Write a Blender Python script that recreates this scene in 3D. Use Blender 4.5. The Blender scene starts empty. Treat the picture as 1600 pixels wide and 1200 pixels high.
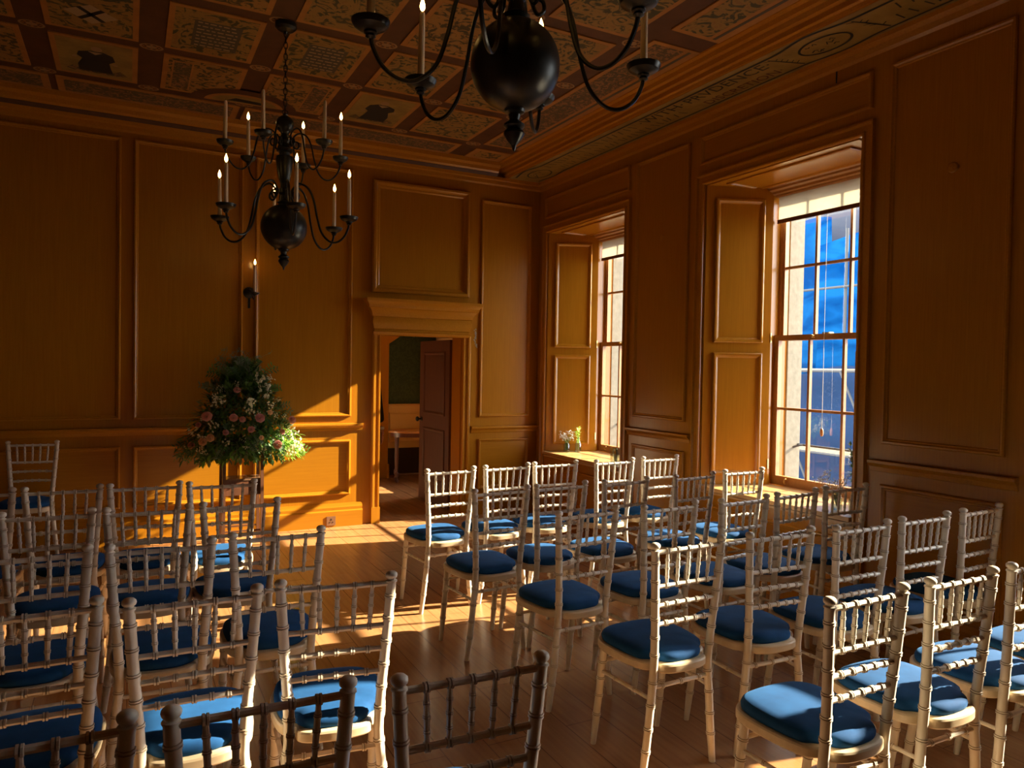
import bpy, bmesh, math, random
from mathutils import Vector, Matrix, Quaternion
R = math.radians
random.seed(7)
SC = bpy.context.scene
COL = SC.collection
PI = math.pi

# ------------------------------------------------------------------ camera
cam_d = bpy.data.cameras.new('camera')
cam = bpy.data.objects.new('camera', cam_d)
COL.objects.link(cam)
SC.camera = cam
cam_d.sensor_width = 36.0
cam_d.lens = 36.0 * 1145.9 / 1600.0
cam_d.clip_start = 0.02
cam_d.clip_end = 300
EYE = Vector((0, 0, 1.57))
yaw, pitch, roll = .482066897, -.0226072518, .0169162538
fw = Vector((math.sin(yaw) * math.cos(pitch), math.cos(yaw) * math.cos(pitch), math.sin(pitch)))
rt = Vector((math.cos(yaw), -math.sin(yaw), 0))
up = rt.cross(fw)
r2 = rt * math.cos(roll) + up * math.sin(roll)
u2 = up * math.cos(roll) - rt * math.sin(roll)
mw = Matrix((r2, u2, -fw)).transposed().to_4x4()
mw.translation = EYE
cam.matrix_world = mw

# ------------------------------------------------------------------ sky, sun, exposure
SC.view_settings.view_transform = 'Standard'
SC.view_settings.look = 'None'
SC.view_settings.gamma = 1.0
SC.view_settings.exposure = 0.15
SC.view_settings.use_curve_mapping = False
SUN_DIR = Vector((-1.0, .195, -.527)).normalized()
w = bpy.data.worlds.new('sky')
SC.world = w
w.use_nodes = True
nt = w.node_tree
nt.nodes.clear()
wo = nt.nodes.new('ShaderNodeOutputWorld')
wb = nt.nodes.new('ShaderNodeBackground')
wb.inputs['Color'].default_value = (.93, .95, 1.0, 1)
wb.inputs['Strength'].default_value = 9.5
nt.links.new(wb.outputs[0], wo.inputs[0])
sd = bpy.data.lights.new('sun', 'SUN')
sd.energy = 32.0
sd.color = (1.0, .84, .62)
sd.angle = .0093
so = bpy.data.objects.new('sun', sd)
COL.objects.link(so)
so.rotation_euler = SUN_DIR.to_track_quat('-Z', 'Y').to_euler()
so.location = (20, 0, 14)

# ------------------------------------------------------------------ materials
def mat(name, col=(.5, .5, .5), rough=.5, metal=0.0, spec=.5, **kw):
    m = bpy.data.materials.new(name)
    m.use_nodes = True
    b = m.node_tree.nodes['Principled BSDF']
    b.inputs['Base Color'].default_value = (*col, 1)
    b.inputs['Roughness'].default_value = rough
    b.inputs['Metallic'].default_value = metal
    b.inputs['Specular IOR Level'].default_value = spec
    for k, v in kw.items():
        b.inputs[k.replace('_', ' ')].default_value = v
    return m

def noise_col(m, c1, c2, scale=(1, 1, 1), nscale=5.0, detail=5, lo=.35, hi=.65, bump=0.0, rough=.55, dist=0.0):
    n = m.node_tree.nodes; L = m.node_tree.links
    b = n['Principled BSDF']
    tc = n.new('ShaderNodeTexCoord'); mp = n.new('ShaderNodeMapping')
    mp.inputs['Scale'].default_value = scale
    L.new(tc.outputs['Object'], mp.inputs['Vector'])
    nz = n.new('ShaderNodeTexNoise')
    nz.inputs['Scale'].default_value = nscale
    nz.inputs['Detail'].default_value = detail
    nz.inputs['Roughness'].default_value = rough
    nz.inputs['Distortion'].default_value = dist
    L.new(mp.outputs[0], nz.inputs['Vector'])
    rp = n.new('ShaderNodeValToRGB')
    rp.color_ramp.elements[0].position = lo; rp.color_ramp.elements[0].color = (*c1, 1)
    rp.color_ramp.elements[1].position = hi; rp.color_ramp.elements[1].color = (*c2, 1)
    L.new(nz.outputs['Fac'], rp.inputs['Fac'])
    L.new(rp.outputs['Color'], b.inputs['Base Color'])
    if bump:
        bp = n.new('ShaderNodeBump'); bp.inputs['Strength'].default_value = bump; bp.inputs['Distance'].default_value = .01
        L.new(nz.outputs['Fac'], bp.inputs['Height']); L.new(bp.outputs[0], b.inputs['Normal'])
    return m, nz, rp

def wood(name, c1, c2, scale, rough=.38, bump=.03):
    m = mat(name, c1, rough)
    return noise_col(m, c1, c2, scale, 1.0, 6, .3, .7, bump, .6)[0]

WC1, WC2 = (.350, .134, .0055), (.415, .163, .008)
M_woodV = wood('grained_oak_vertical', WC1, WC2, (110, 110, 3.0), .24, .008)
M_woodH = wood('grained_oak_horizontal', WC1, WC2, (3.0, 3.0, 110), .24, .008)
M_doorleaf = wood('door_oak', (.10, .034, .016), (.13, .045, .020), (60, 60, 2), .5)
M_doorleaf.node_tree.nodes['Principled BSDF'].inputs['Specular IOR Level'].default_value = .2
M_mould = wood('moulding_oak', (.385, .150, .008), (.47, .19, .012), (90, 90, 90), .24, 0)
M_shelf = wood('window_sill_wood', (.46, .25, .09), (.56, .32, .12), (3, 3, 40), .3)

M_plainwall = wood('dark_oak_wall', (.20, .08, .012), (.26, .105, .016), (60, 60, 2), .4)
def floor_mat():
    m = mat('floor_boards', (.3, .15, .06), .26)
    n = m.node_tree.nodes; L = m.node_tree.links; b = n['Principled BSDF']
    tc = n.new('ShaderNodeTexCoord'); mp = n.new('ShaderNodeMapping')
    mp.inputs['Rotation'].default_value = (0, 0, R(90))
    L.new(tc.outputs['Object'], mp.inputs['Vector'])
    br = n.new('ShaderNodeTexBrick')
    br.inputs['Scale'].default_value = 1.0
    br.inputs['Brick Width'].default_value = 1.35
    br.inputs['Row Height'].default_value = .19
    br.inputs['Mortar Size'].default_value = .0022
    br.inputs['Mortar Smooth'].default_value = .2
    br.offset = .37
    br.inputs['Color1'].default_value = (.36, .178, .068, 1)
    br.inputs['Color2'].default_value = (.40, .198, .078, 1)
    br.inputs['Mortar'].default_value = (.16, .07, .026, 1)
    L.new(mp.outputs[0], br.inputs['Vector'])
    mp2 = n.new('ShaderNodeMapping'); mp2.inputs['Scale'].default_value = (45, 2.0, 2)
    L.new(tc.outputs['Object'], mp2.inputs['Vector'])
    nz = n.new('ShaderNodeTexNoise'); nz.inputs['Scale'].default_value = 1; nz.inputs['Detail'].default_value = 6
    L.new(mp2.outputs[0], nz.inputs['Vector'])
    mx = n.new('ShaderNodeMixRGB'); mx.blend_type = 'MULTIPLY'; mx.inputs['Fac'].default_value = .45
    rp = n.new('ShaderNodeValToRGB')
    rp.color_ramp.elements[0].position = .3; rp.color_ramp.elements[0].color = (.55, .5, .45, 1)
    rp.color_ramp.elements[1].position = .65; rp.color_ramp.elements[1].color = (1.1, 1.1, 1.1, 1)
    L.new(nz.outputs['Fac'], rp.inputs['Fac'])
    L.new(br.outputs['Color'], mx.inputs['Color1']); L.new(rp.outputs['Color'], mx.inputs['Color2'])
    L.new(mx.outputs[0], b.inputs['Base Color'])
    bp = n.new('ShaderNodeBump'); bp.inputs['Strength'].default_value = .12; bp.inputs['Distance'].default_value = .004
    mth = n.new('ShaderNodeMath'); mth.operation = 'ADD'
    n3 = n.new('ShaderNodeTexNoise'); n3.inputs['Scale'].default_value = 7; n3.inputs['Detail'].default_value = 2
    L.new(tc.outputs['Object'], n3.inputs['Vector'])
    L.new(n3.outputs['Fac'], mth.inputs[0]); L.new(br.outputs['Fac'], mth.inputs[1])
    L.new(mth.outputs[0], bp.inputs['Height']); L.new(bp.outputs[0], b.inputs['Normal'])
    return m
M_floor = floor_mat()

M_chair = noise_col(mat('limed_wood', (.6, .5, .38), .34), (.65, .56, .42), (.80, .73, .60), (1, 1, .35), 26, 5, .3, .7, .02)[0]
M_groove = mat('limed_wood_grooves', (.36, .27, .17), .6)
M_frame = noise_col(mat('pale_beech', (.6, .45, .28), .4), (.56, .42, .25), (.68, .54, .35), (1, 6, 6), 5, 5, .3, .7, .01)[0]
M_velvet = noise_col(mat('blue_velvet', (.01, .06, .2), .85, 0, .2, Sheen_Weight=.12, Sheen_Roughness=.4), (.005, .048, .150), (.008, .070, .205), (1, 1, 1), 16, 3, .3, .7, 0)[0]
M_velvet.node_tree.nodes['Principled BSDF'].inputs['Sheen Tint'].default_value = (.15, .5, 1, 1)
M_iron = noise_col(mat('dark_bronze', (.02, .022, .02), .36, .75), (.022, .023, .020), (.05, .05, .044), (1, 1, 1), 12, 4, .3, .7, 0)[0]
M_wax = mat('candle_wax', (.78, .60, .36), .45, 0, .4, Subsurface_Weight=.15)
M_wax.node_tree.nodes['Principled BSDF'].inputs['Subsurface Radius'].default_value = (.01, .006, .003)
M_black = mat('black_paint', (.012, .011, .010), .5)
M_brass = mat('brass', (.65, .42, .14), .28, 1)
M_darkwood = wood('dark_mahogany', (.09, .028, .014), (.15, .05, .022), (30, 30, 3), .3)
M_sashwood = wood('sash_wood', (.33, .15, .042), (.43, .20, .06), (40, 40, 40), .35, .01)

def emission(name, col, s):
    m = bpy.data.materials.new(name); m.use_nodes = True
    n = m.node_tree.nodes; n.clear()
    o = n.new('ShaderNodeOutputMaterial'); e = n.new('ShaderNodeEmission')
    e.inputs['Color'].default_value = (*col, 1); e.inputs['Strength'].default_value = s
    m.node_tree.links.new(e.outputs[0], o.inputs[0])
    return m
M_flame = emission('candle_flame', (1, .55, .14), 22)

def thin_glass(name, tint=(1, 1, 1), gloss=.07, rough=.02):
    m = bpy.data.materials.new(name); m.use_nodes = True
    n = m.node_tree.nodes; n.clear(); L = m.node_tree.links
    o = n.new('ShaderNodeOutputMaterial'); t = n.new('ShaderNodeBsdfTransparent'); g = n.new('ShaderNodeBsdfGlossy')
    mx = n.new('ShaderNodeMixShader'); lw = n.new('ShaderNodeLayerWeight'); mm = n.new('ShaderNodeMath')
    t.inputs['Color'].default_value = (*tint, 1); g.inputs['Roughness'].default_value = rough
    lw.inputs['Blend'].default_value = .25
    mm.operation = 'MULTIPLY_ADD'; mm.inputs[1].default_value = .35; mm.inputs[2].default_value = gloss * .5
    L.new(lw.outputs['Facing'], mm.inputs[0]); L.new(mm.outputs[0], mx.inputs['Fac'])
    L.new(t.outputs[0], mx.inputs[1]); L.new(g.outputs[0], mx.inputs[2]); L.new(mx.outputs[0], o.inputs[0])
    return m
M_glass = thin_glass('window_glass', (.95, .97, .96), .06)
M_jar = thin_glass('bottle_glass', (.86, .92, .88), .16)

def translucent(name, col, f=.5):
    m = bpy.data.materials.new(name); m.use_nodes = True
    n = m.node_tree.nodes; n.clear(); L = m.node_tree.links
    o = n.new('ShaderNodeOutputMaterial'); d = n.new('ShaderNodeBsdfDiffuse'); t = n.new('ShaderNodeBsdfTranslucent'); mx = n.new('ShaderNodeMixShader')
    d.inputs['Color'].default_value = (*col, 1); t.inputs['Color'].default_value = (*col, 1); mx.inputs['Fac'].default_value = f
    L.new(d.outputs[0], mx.inputs[1]); L.new(t.outputs[0], mx.inputs[2]); L.new(mx.outputs[0], o.inputs[0])
    return m
M_blind = translucent('blind_fabric', (.70, .66, .55), .5)
M_tarp = translucent('blue_sheeting', (.003, .085, .29), .6)
M_stone = noise_col(mat('exterior_stone', (.6, .53, .4), .9), (.125, .112, .082), (.165, .150, .112), (1, 1, 1), 22, 6, .3, .7, .2)[0]
M_pole = mat('scaffold_steel', (.035, .037, .040), .7, .1)
for _m, _a, _b in ((M_tarp, (.002, .055, .21), (.010, .13, .36)),):
    _n = _m.node_tree.nodes; _L = _m.node_tree.links
    _tc = _n.new('ShaderNodeTexCoord'); _mp = _n.new('ShaderNodeMapping'); _mp.inputs['Scale'].default_value = (1, .55, 1.6)
    _nz = _n.new('ShaderNodeTexNoise'); _nz.inputs['Scale'].default_value = 1.3; _nz.inputs['Detail'].default_value = 5; _nz.inputs['Distortion'].default_value = .8
    _rp = _n.new('ShaderNodeValToRGB')
    _rp.color_ramp.elements[0].position = .38; _rp.color_ramp.elements[0].color = (*_a, 1)
    _rp.color_ramp.elements[1].position = .62; _rp.color_ramp.elements[1].color = (*_b, 1)
    _L.new(_tc.outputs['Object'], _mp.inputs['Vector']); _L.new(_mp.outputs[0], _nz.inputs['Vector']); _L.new(_nz.outputs['Fac'], _rp.inputs['Fac'])
    for _k in _n:
        if _k.type in ('BSDF_DIFFUSE', 'BSDF_TRANSLUCENT'): _L.new(_rp.outputs['Color'], _k.inputs['Color'])
M_tarp2 = translucent('haze_greyed_sheeting', (.030, .060, .13), .5)  # haze of the lower window panes put into the sheet colour

# ------------------------------------------------------------------ mesh helpers
class MB:
    def __init__(s): s.v = []; s.f = []; s.m = []
    def add(s, vs, fs, mi=0):
        o = len(s.v); s.v += [tuple(p) for p in vs]
        s.f += [tuple(i + o for i in f) for f in fs]; s.m += [mi] * len(fs)
        return s
    def box(s, x0, x1, y0, y1, z0, z1, mi=0):
        vs = [(x, y, z) for z in (z0, z1) for y in (y0, y1) for x in (x0, x1)]
        return s.add(vs, [(0, 2, 3, 1), (4, 5, 7, 6), (0, 1, 5, 4), (2, 6, 7, 3), (0, 4, 6, 2), (1, 3, 7, 5)], mi)
    def obox(s, c, ax, ay, az, mi=0):
        c, ax, ay, az = Vector(c), Vector(ax), Vector(ay), Vector(az)
        vs = [c + ax * i + ay * j + az * k for k in (-1, 1) for j in (-1, 1) for i in (-1, 1)]
        return s.add(vs, [(0, 2, 3, 1), (4, 5, 7, 6), (0, 1, 5, 4), (2, 6, 7, 3), (0, 4, 6, 2), (1, 3, 7, 5)], mi)
    def prism(s, poly, z0, z1, mi=0):
        n = len(poly)
        vs = [(x, y, z0) for x, y in poly] + [(x, y, z1) for x, y in poly]
        fs = [tuple(range(n))[::-1], tuple(range(n, 2 * n))] + [(i, (i + 1) % n, n + (i + 1) % n, n + i) for i in range(n)]
        return s.add(vs, fs, mi)
    def sweep(s, prof, p0, p1, a, b, mi=0):     # closed 2-D profile (in axes a, b) extruded from p0 to p1
        p0, p1, a, b = Vector(p0), Vector(p1), Vector(a), Vector(b); n = len(prof)
        vs = [p0 + a * q[0] + b * q[1] for q in prof] + [p1 + a * q[0] + b * q[1] for q in prof]
        fs = [tuple(range(n)), tuple(range(n, 2 * n))[::-1]] + [(i, n + i, n + (i + 1) % n, (i + 1) % n) for i in range(n)]
        return s.add(vs, fs, mi)
    def loops(s, rings, closed=True, cap0=False, cap1=False, mi=0):
        n = len(rings[0]); vs = [p for r in rings for p in r]; fs = []
        m = n if closed else n - 1
        for k in range(len(rings) - 1):
            for i in range(m):
                j = (i + 1) % n
                fs.append((k * n + i, k * n + j, (k + 1) * n + j, (k + 1) * n + i))
        if cap0: fs.append(tuple(range(n))[::-1])
        if cap1: fs.append(tuple((len(rings) - 1) * n + i for i in range(n)))
        return s.add(vs, fs, mi)
    def lathe(s, prof, c=(0, 0, 0), seg=16, mi=0, axis=None):
        c = Vector(c); rings = []
        q = Quaternion() if axis is None else Vector((0, 0, 1)).rotation_difference(Vector(axis))
        for r, z in prof:
            rings.append([c + q @ Vector((max(r, 1e-5) * math.cos(2 * PI * i / seg), max(r, 1e-5) * math.sin(2 * PI * i / seg), z)) for i in range(seg)])
        return s.loops(rings, True, True, True, mi)
    def tube(s, pts, rad, seg=8, mi=0, closed=False):
        pts = [Vector(p) for p in pts]; n = len(pts)
        if not hasattr(rad, '__len__'): rad = [rad] * n
        T = []
        for i in range(n):
            a = pts[i - 1] if (i or closed) else pts[i]; b = pts[(i + 1) % n] if (i < n - 1 or closed) else pts[i]
            t = b - a
            T.append(t.normalized() if t.length > 1e-9 else Vector((0, 0, 1)))
        nrm = T[0].orthogonal().normalized(); rings = []
        for i in range(n):
            if i: nrm = (T[i - 1].rotation_difference(T[i]) @ nrm)
            nrm = (nrm - T[i] * nrm.dot(T[i])).normalized(); bn = T[i].cross(nrm)
            rings.append([pts[i] + (nrm * math.cos(2 * PI * k / seg) + bn * math.sin(2 * PI * k / seg)) * rad[i] for k in range(seg)])
        if closed: rings.append(rings[0])
        return s.loops(rings, True, not closed, not closed, mi)
    def ball(s, c, r, seg=10, mi=0, sz=1.0):
        return s.lathe([(r * math.sin(PI * k / (seg // 2 + 1)), -r * sz * math.cos(PI * k / (seg // 2 + 1))) for k in range(seg // 2 + 2)], c, seg, mi)
    def panel(s, o, u, v, n, u0, u1, v0, v1, prof, mi=0, mf=None):   # mitred moulding round a field
        o, u, v, n = Vector(o), Vector(u), Vector(v), Vector(n); rings = []
        for d, h in prof:
            rings.append([o + u * a + v * b + n * h for a, b in ((u0 + d, v0 + d), (u1 - d, v0 + d), (u1 - d, v1 - d), (u0 + d, v1 - d))])
        s.loops(rings, True, False, False, mi)
        return s.add(rings[-1], [(0, 1, 2, 3)], mi if mf is None else mf)
    def build(s, name, mats, parent=None, loc=None, sharp=22, smooth=True, recalc=True, link=True):
        me = bpy.data.meshes.new(name)
        me.from_pydata(s.v, [], s.f)
        if not isinstance(mats, (list, tuple)): mats = [mats]
        for m in mats: me.materials.append(m)
        if len(mats) > 1: me.polygons.foreach_set('material_index', s.m)
        if recalc:
            bm = bmesh.new(); bm.from_mesh(me); bmesh.ops.recalc_face_normals(bm, faces=bm.faces); bm.to_mesh(me); bm.free()
        if smooth:
            me.polygons.foreach_set('use_smooth', [True] * len(me.polygons))
            me.set_sharp_from_angle(angle=R(sharp))
        me.update()
        o = bpy.data.objects.new(name, me); COL.objects.link(o)
        if parent: o.parent = parent
        if loc: o.location = loc
        return o

def thing(name, label, cat, loc=(0, 0, 0), rz=0.0, group=None):
    o = bpy.data.objects.new(name, None); COL.objects.link(o)
    o.empty_display_size = .05
    o.location = loc; o.rotation_euler = (0, 0, rz); o['label'] = label; o['category'] = cat
    if group: o['group'] = group
    return o
def tag(o, label, cat, group=None, kind=None):
    o['label'] = label; o['category'] = cat
    if group: o['group'] = group
    if kind: o['kind'] = kind
    return o
def struct(o): o['kind'] = 'structure'; return o
def sroot(name):
    o = bpy.data.objects.new(name, None); COL.objects.link(o); o['kind'] = 'structure'; o.empty_display_size = .05
    return o
def copy_thing(root):
    r = root.copy(); COL.objects.link(r)
    for ch in root.children:
        c = ch.copy(); COL.objects.link(c); c.parent = r
        for g in ch.children:
            d = g.copy(); COL.objects.link(d); d.parent = c
    return r

def catmull(P, n=8):
    P = [Vector(p) for p in P]; out = []
    for i in range(len(P) - 1):
        a = P[i - 1] if i else P[i] * 2 - P[i + 1]; b = P[i]; c = P[i + 1]; d = P[i + 2] if i + 2 < len(P) else c * 2 - b
        for k in range(n):
            t = k / n
            out.append(.5 * ((2 * b) + (c - a) * t + (2 * a - 5 * b + 4 * c - d) * t * t + (3 * b - a - 3 * c + d) * t ** 3))
    out.append(P[-1]); return out

# ------------------------------------------------------------------ room dimensions
BY, WX, CZ = 7.062, 4.012, 3.72         # door wall, window wall, ceiling
LX, FY = -3.0, -2.6                       # far left wall, wall behind the viewer
R2Y = 10.1                                # end wall of the room beyond the door
WINS = (6.185, 3.747, 1.20)
P_STD = [(0, 0), (0, .014), (.006, .022), (.016, .023), (.024, .013), (.031, .012), (.036, .004)]
P_BIG = [(0, 0), (0, .028), (.012, .045), (.030, .046), (.040, .036), (.050, .020), (.066, .017), (.078, .006)]
P_SHUT = [(0, 0), (0, .007), (.006, .012), (.018, .011), (.028, .001), (.045, -.002)]

# floor and ceiling
f = MB().box(LX - .2, 4.88, FY - .2, R2Y + .3, -.12, 0).build('floor', M_floor, smooth=False); struct(f)

# ------------------------------------------------------------------ painted ceiling
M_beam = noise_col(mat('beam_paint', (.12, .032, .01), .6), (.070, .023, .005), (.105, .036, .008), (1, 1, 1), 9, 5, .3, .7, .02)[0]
M_bord = noise_col(mat('border_paint', (.36, .17, .04), .6), (.32, .13, .020), (.42, .18, .030), (1, 1, 1), 9, 5, .3, .7, .0)[0]
def scroll(name, base, ink, ink2, sc, dist):
    m = mat(name, base, .65)
    m, nz, rp = noise_col(m, ink, base, (1, 1, 1), sc, 3, .42, .50, 0, .5, dist)
    e = rp.color_ramp.elements.new(.60); e.color = (*base, 1)
    e = rp.color_ramp.elements.new(.66); e.color = (*ink2, 1)
    return m
M_scr = [scroll('painted_scrolls_tan', (.33, .165, .030), (.055, .042, .012), (.31, .18, .06), 13, 1.8),
         scroll('painted_scrolls_green', (.29, .165, .034), (.05, .048, .016), (.26, .13, .03), 9, 2.6),
         scroll('painted_scrolls_dark', (.085, .060, .022), (.28, .13, .045), (.14, .085, .03), 17, 2.2)]
M_sky = noise_col(mat('painted_sky', (.26, .18, .06), .65), (.21, .135, .03), (.33, .21, .045), (1, 1, 1), 6, 4)[0]
M_ink = mat('painted_black', (.018, .016, .013), .6)
M_txtbg = mat('painted_slate', (.075, .060, .035), .6)
M_pale = mat('painted_pale', (.36, .25, .12), .6)
M_face = mat('painted_ochre', (.32, .19, .08), .6)

cb = MB()
cb.box(LX - .2, 4.88, FY - .2, BY + .25, CZ, CZ + .1, 0)
CM = [M_beam, M_bord, *M_scr, M_sky, M_ink, M_txtbg, M_pale, M_face]
def slab(x0, x1, y0, y1, h, mi): cb.box(x0, x1, y0, y1, CZ - h, CZ + .002, mi)
def cpoly(pts, h, mi, close=True):
    n = len(pts)
    cb.add([(x, y, CZ - h) for x, y in pts], [tuple(range(n))], mi)
def cell(cx, cy, rx, ry, h, mi, a0=0, a1=2 * PI, n=20): cpoly([(cx + rx * math.cos(a0 + (a1 - a0) * i / n), cy + ry * math.sin(a0 + (a1 - a0) * i / n)) for i in range(n)], h, mi)
def cring(cx, cy, r0x, r0y, r1x, r1y, h, mi, a0=0, a1=2 * PI, n=24):
    A = [a0 + (a1 - a0) * i / n for i in range(n + 1)]
    cb.loops([[(cx + r0x * math.cos(a), cy + r0y * math.sin(a), CZ - h) for a in A], [(cx + r1x * math.cos(a), cy + r1y * math.sin(a), CZ - h) for a in A]], False, mi=mi)
def pan(x0, x1, y0, y1, mi, b=.035, hh=0):
    slab(x0, x1, y0, y1, .008 + hh, 1); slab(x0 + b, x1 - b, y0 + b, y1 - b, .0095 + hh, mi)
XS = [(-2.55, -2.02), (-1.86, -1.33), (-1.17, -.64), (-.48, .05), (.21, .765), (.92, 1.45), (1.60, 2.12), (2.26, 2.85)]
YS = [(5.71, 6.43), (4.875, 5.59), (4.04, 4.755), (3.205, 3.92), (2.37, 3.085), (1.535, 2.25), (.70, 1.415), (-.135, .58), (-.97, -.255), (-1.8, -1.09)]
def figure(cx, cy, s, fl=1):         # a dark robed figure, head towards the room
    P = [(-.10, .24), (-.11, .12), (-.085, 0), (-.12, -.05), (-.11, -.12), (-.04, -.165), (.04, -.165), (.10, -.12), (.12, -.02), (.085, .03), (.10, .14), (.12, .24)]
    cpoly([(cx + fl * (x - .06 * y) * s, cy + y * s) for x, y in P], .0105, 6)
    cell(cx + .01 * fl * s, cy - .205 * s, .034 * s, .045 * s, .0105, 9)
    cpoly([(cx + fl * (x + .0) * s, cy + y * s) for x, y in ((-.045, -.15), (.045, -.15), (.0, -.10))], .0115, 8)
    for dx, dy in ((-.13, -.02), (.12, .04)): cell(cx + fl * dx * s, cy + dy * s, .018 * s, .022 * s, .0115, 9, n=8)
    cpoly([(cx + fl * x * s, cy + y * s) for x, y in ((-.20, .24), (-.15, .17), (-.09, .22), (.10, .22), (.15, .16), (.2, .25), (.1, .275), (-.15, .27))], .0102, 4)
def textblock(x0, x1, y0, y1):
    cb.add([(x0, y0, CZ - .0105), (x1, y0, CZ - .0105), (x1, y1, CZ - .0105), (x0, y1, CZ - .0105)], [(0, 1, 2, 3)], 7)
    n = 8
    for i in range(n):
        yy = y0 + (i + .5) * (y1 - y0) / n
        xx = x0 + .02
        while xx < x1 - .03:
            ww = random.uniform(.015, .05); x2 = min(xx + ww, x1 - .02)
            cb.add([(xx, yy - .008, CZ - .0115), (x2, yy - .008, CZ - .0115), (x2, yy + .008, CZ - .0115), (xx, yy + .008, CZ - .0115)], [(0, 1, 2, 3)], 8)
            xx = x2 + .012
for i, (x0, x1) in enumerate(XS):
    for j, (y0, y1) in enumerate(YS):
        k = (i * 3 + j * 5 + i * j) % 4
        if (i, j) in ((3, 0), (6, 0)):
            pan(x0, x1, y0, y1, 5); figure((x0 + x1) / 2, (y0 + y1) / 2, 1.0, 1 if i == 3 else -1)
        elif (i, j) in ((4, 1), (5, 1)):
            pan(x0, x1, y0, y1, 3); textblock(x0 + .15, x1 - .12, y0 + .16, y1 - .14)
        elif (i, j) == (3, 1):
            pan(x0, x1, y0, y1, 3); cx, cy = (x0 + x1) / 2, (y0 + y1) / 2 + .06
            cpoly([(cx - .15, cy), (cx, cy - .14), (cx + .15, cy), (cx, cy + .14)], .0105, 8)
            for q in (1, -1): cpoly([(cx - .08, cy - .075 * q), (cx - .055, cy - .095 * q), (cx + .08, cy + .075 * q), (cx + .055, cy + .095 * q)], .0115, 6)
        elif (i, j) in ((4, 0), (5, 0)):
            pan(x0, x1, y0, y1, 2)
            bx = x0 + .06 if i == 4 else x1 - .20
            pan(bx, bx + .14, y0 + .08, y1 - .08, 4, .012, .003)
        else:
            pan(x0, x1, y0, y1, (2, 3, 2, 3)[k])
# lunette breaking into the two panels by the door wall
cell(.84, 6.50, .42, .36, .012, 0, PI, 2 * PI); cell(.84, 6.48, .31, .24, .013, 1, PI, 2 * PI); cell(.84, 6.46, .26, .18, .014, 5, PI, 2 * PI)
cpoly([(.70, 6.42), (.76, 6.34), (.95, 6.36), (1.0, 6.42)], .015, 6)
# rosettes on the beam crossings
bx = [-2.62 + .0] + [(XS[i][1] + XS[i + 1][0]) / 2 for i in range(len(XS) - 1)] + [2.935]
by = [6.495] + [(YS[i + 1][1] + YS[i][0]) / 2 for i in range(len(YS) - 1)]
for x in bx:
    for y in by:
        cring(x, y, .075, .055, .060, .043, .0016, 9); cell(x, y, .034, .026, .0016, 9, n=12)
        for a in range(8): cell(x + .048 * math.cos(a * PI / 4), y + .035 * math.sin(a * PI / 4), .010, .009, .0022, 1, n=6)
# border strips: along the door wall and along the window wall
for x0, x1 in ((-2.6, -.55), (-.50, .82), (.86, 2.845)): pan(x0, x1, 6.56, 6.915, 4, .05)
pan(3.02, 3.415, 6.60, 6.915, 2, .07)
for y0, y1, mi in ((3.86, 6.45, 4), (1.05, 3.69, 3), (-1.7, .88, 4)):
    slab(3.02, 3.415, y0, y1, .008, 1); slab(3.06, 3.30, y0 + .04, y1 - .04, .0095, mi); slab(3.335, 3.36, y0 + .03, y1 - .03, .0095, 7)
ceil = cb.build('ceiling', CM, smooth=False); struct(ceil)
# stepped beam edge and painted frieze along the window wall
m = MB()
m.sweep([(3.585, 3.585), (3.565, 3.585), (3.555, 3.605), (3.535, 3.612), (3.53, 3.64), (3.505, 3.648), (3.495, 3.675), (3.47, 3.682), (3.455, 3.705), (3.425, 3.712), (3.42, CZ), (3.585, CZ)],
        (0, FY, 0), (0, BY, 0), (1, 0, 0), (0, 0, 1)).build('beam_moulding', M_mould, ceil)
M_frieze = noise_col(mat('frieze_paint', (.30, .20, .05), .6), (.25, .165, .04), (.34, .225, .06), (1, 1, 1), 7, 5)[0]
fz = MB().box(3.58, WX + .1, FY, BY + .01, 3.585, CZ).build('painted_frieze', M_frieze, ceil, smooth=False)
ZF = 3.583
def ribbon(mb, pts, wd, z=ZF):
    P = [Vector((x, y, 0)) for x, y in pts]; A = []; B = []
    for i in range(len(P)):
        t = (P[min(i + 1, len(P) - 1)] - P[max(i - 1, 0)]).normalized(); nn = Vector((-t.y, t.x, 0)) * wd / 2
        A.append((P[i].x + nn.x, P[i].y + nn.y, z)); B.append((P[i].x - nn.x, P[i].y - nn.y, z))
    mb.loops([A, B], False)
fm = MB()
def bul(y): return sum(.5 * (1 + math.cos(PI * max(-1, min(1, (y - c) / .30)))) for c in (3.155, 6.68, -.37))
ys = [FY + .1 + i * .04 for i in range(int((BY - FY - .15) / .04))]
ribbon(fm, [(3.640 - .045 * bul(y), y) for y in ys], .020)
ribbon(fm, [(3.915 + .030 * bul(y), y) for y in ys], .016)
for c in (3.155, 6.68, -.37):
    ring = [(3.777 + .10 * math.cos(a), c + .175 * math.sin(a)) for a in [i * 2 * PI / 28 for i in range(29)]]
    ribbon(fm, ring, .016)
    for k in range(9):
        x, y = 3.777 + random.uniform(-.05, .05), c + random.uniform(-.10, .10)
        ribbon(fm, [(x, y), (x + random.uniform(-.03, .03), y + random.uniform(.01, .03)), (x + random.uniform(-.02, .04), y + random.uniform(.02, .05))], .009)
for y0, y1 in ((3.50, 3.41), (2.88, 2.80), (-.03, -.1), (-.6, -.7)):
    ribbon(fm, [(3.66, y0), (3.74, y0 - .03), (3.90, y1)], .012)
    for k in range(6):
        t = k / 6; x = 3.68 + .2 * t; y = y0 + (y1 - y0) * t
        ribbon(fm, [(x, y), (x - .02, y + random.choice((-1, 1)) * .035)], .006)
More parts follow.
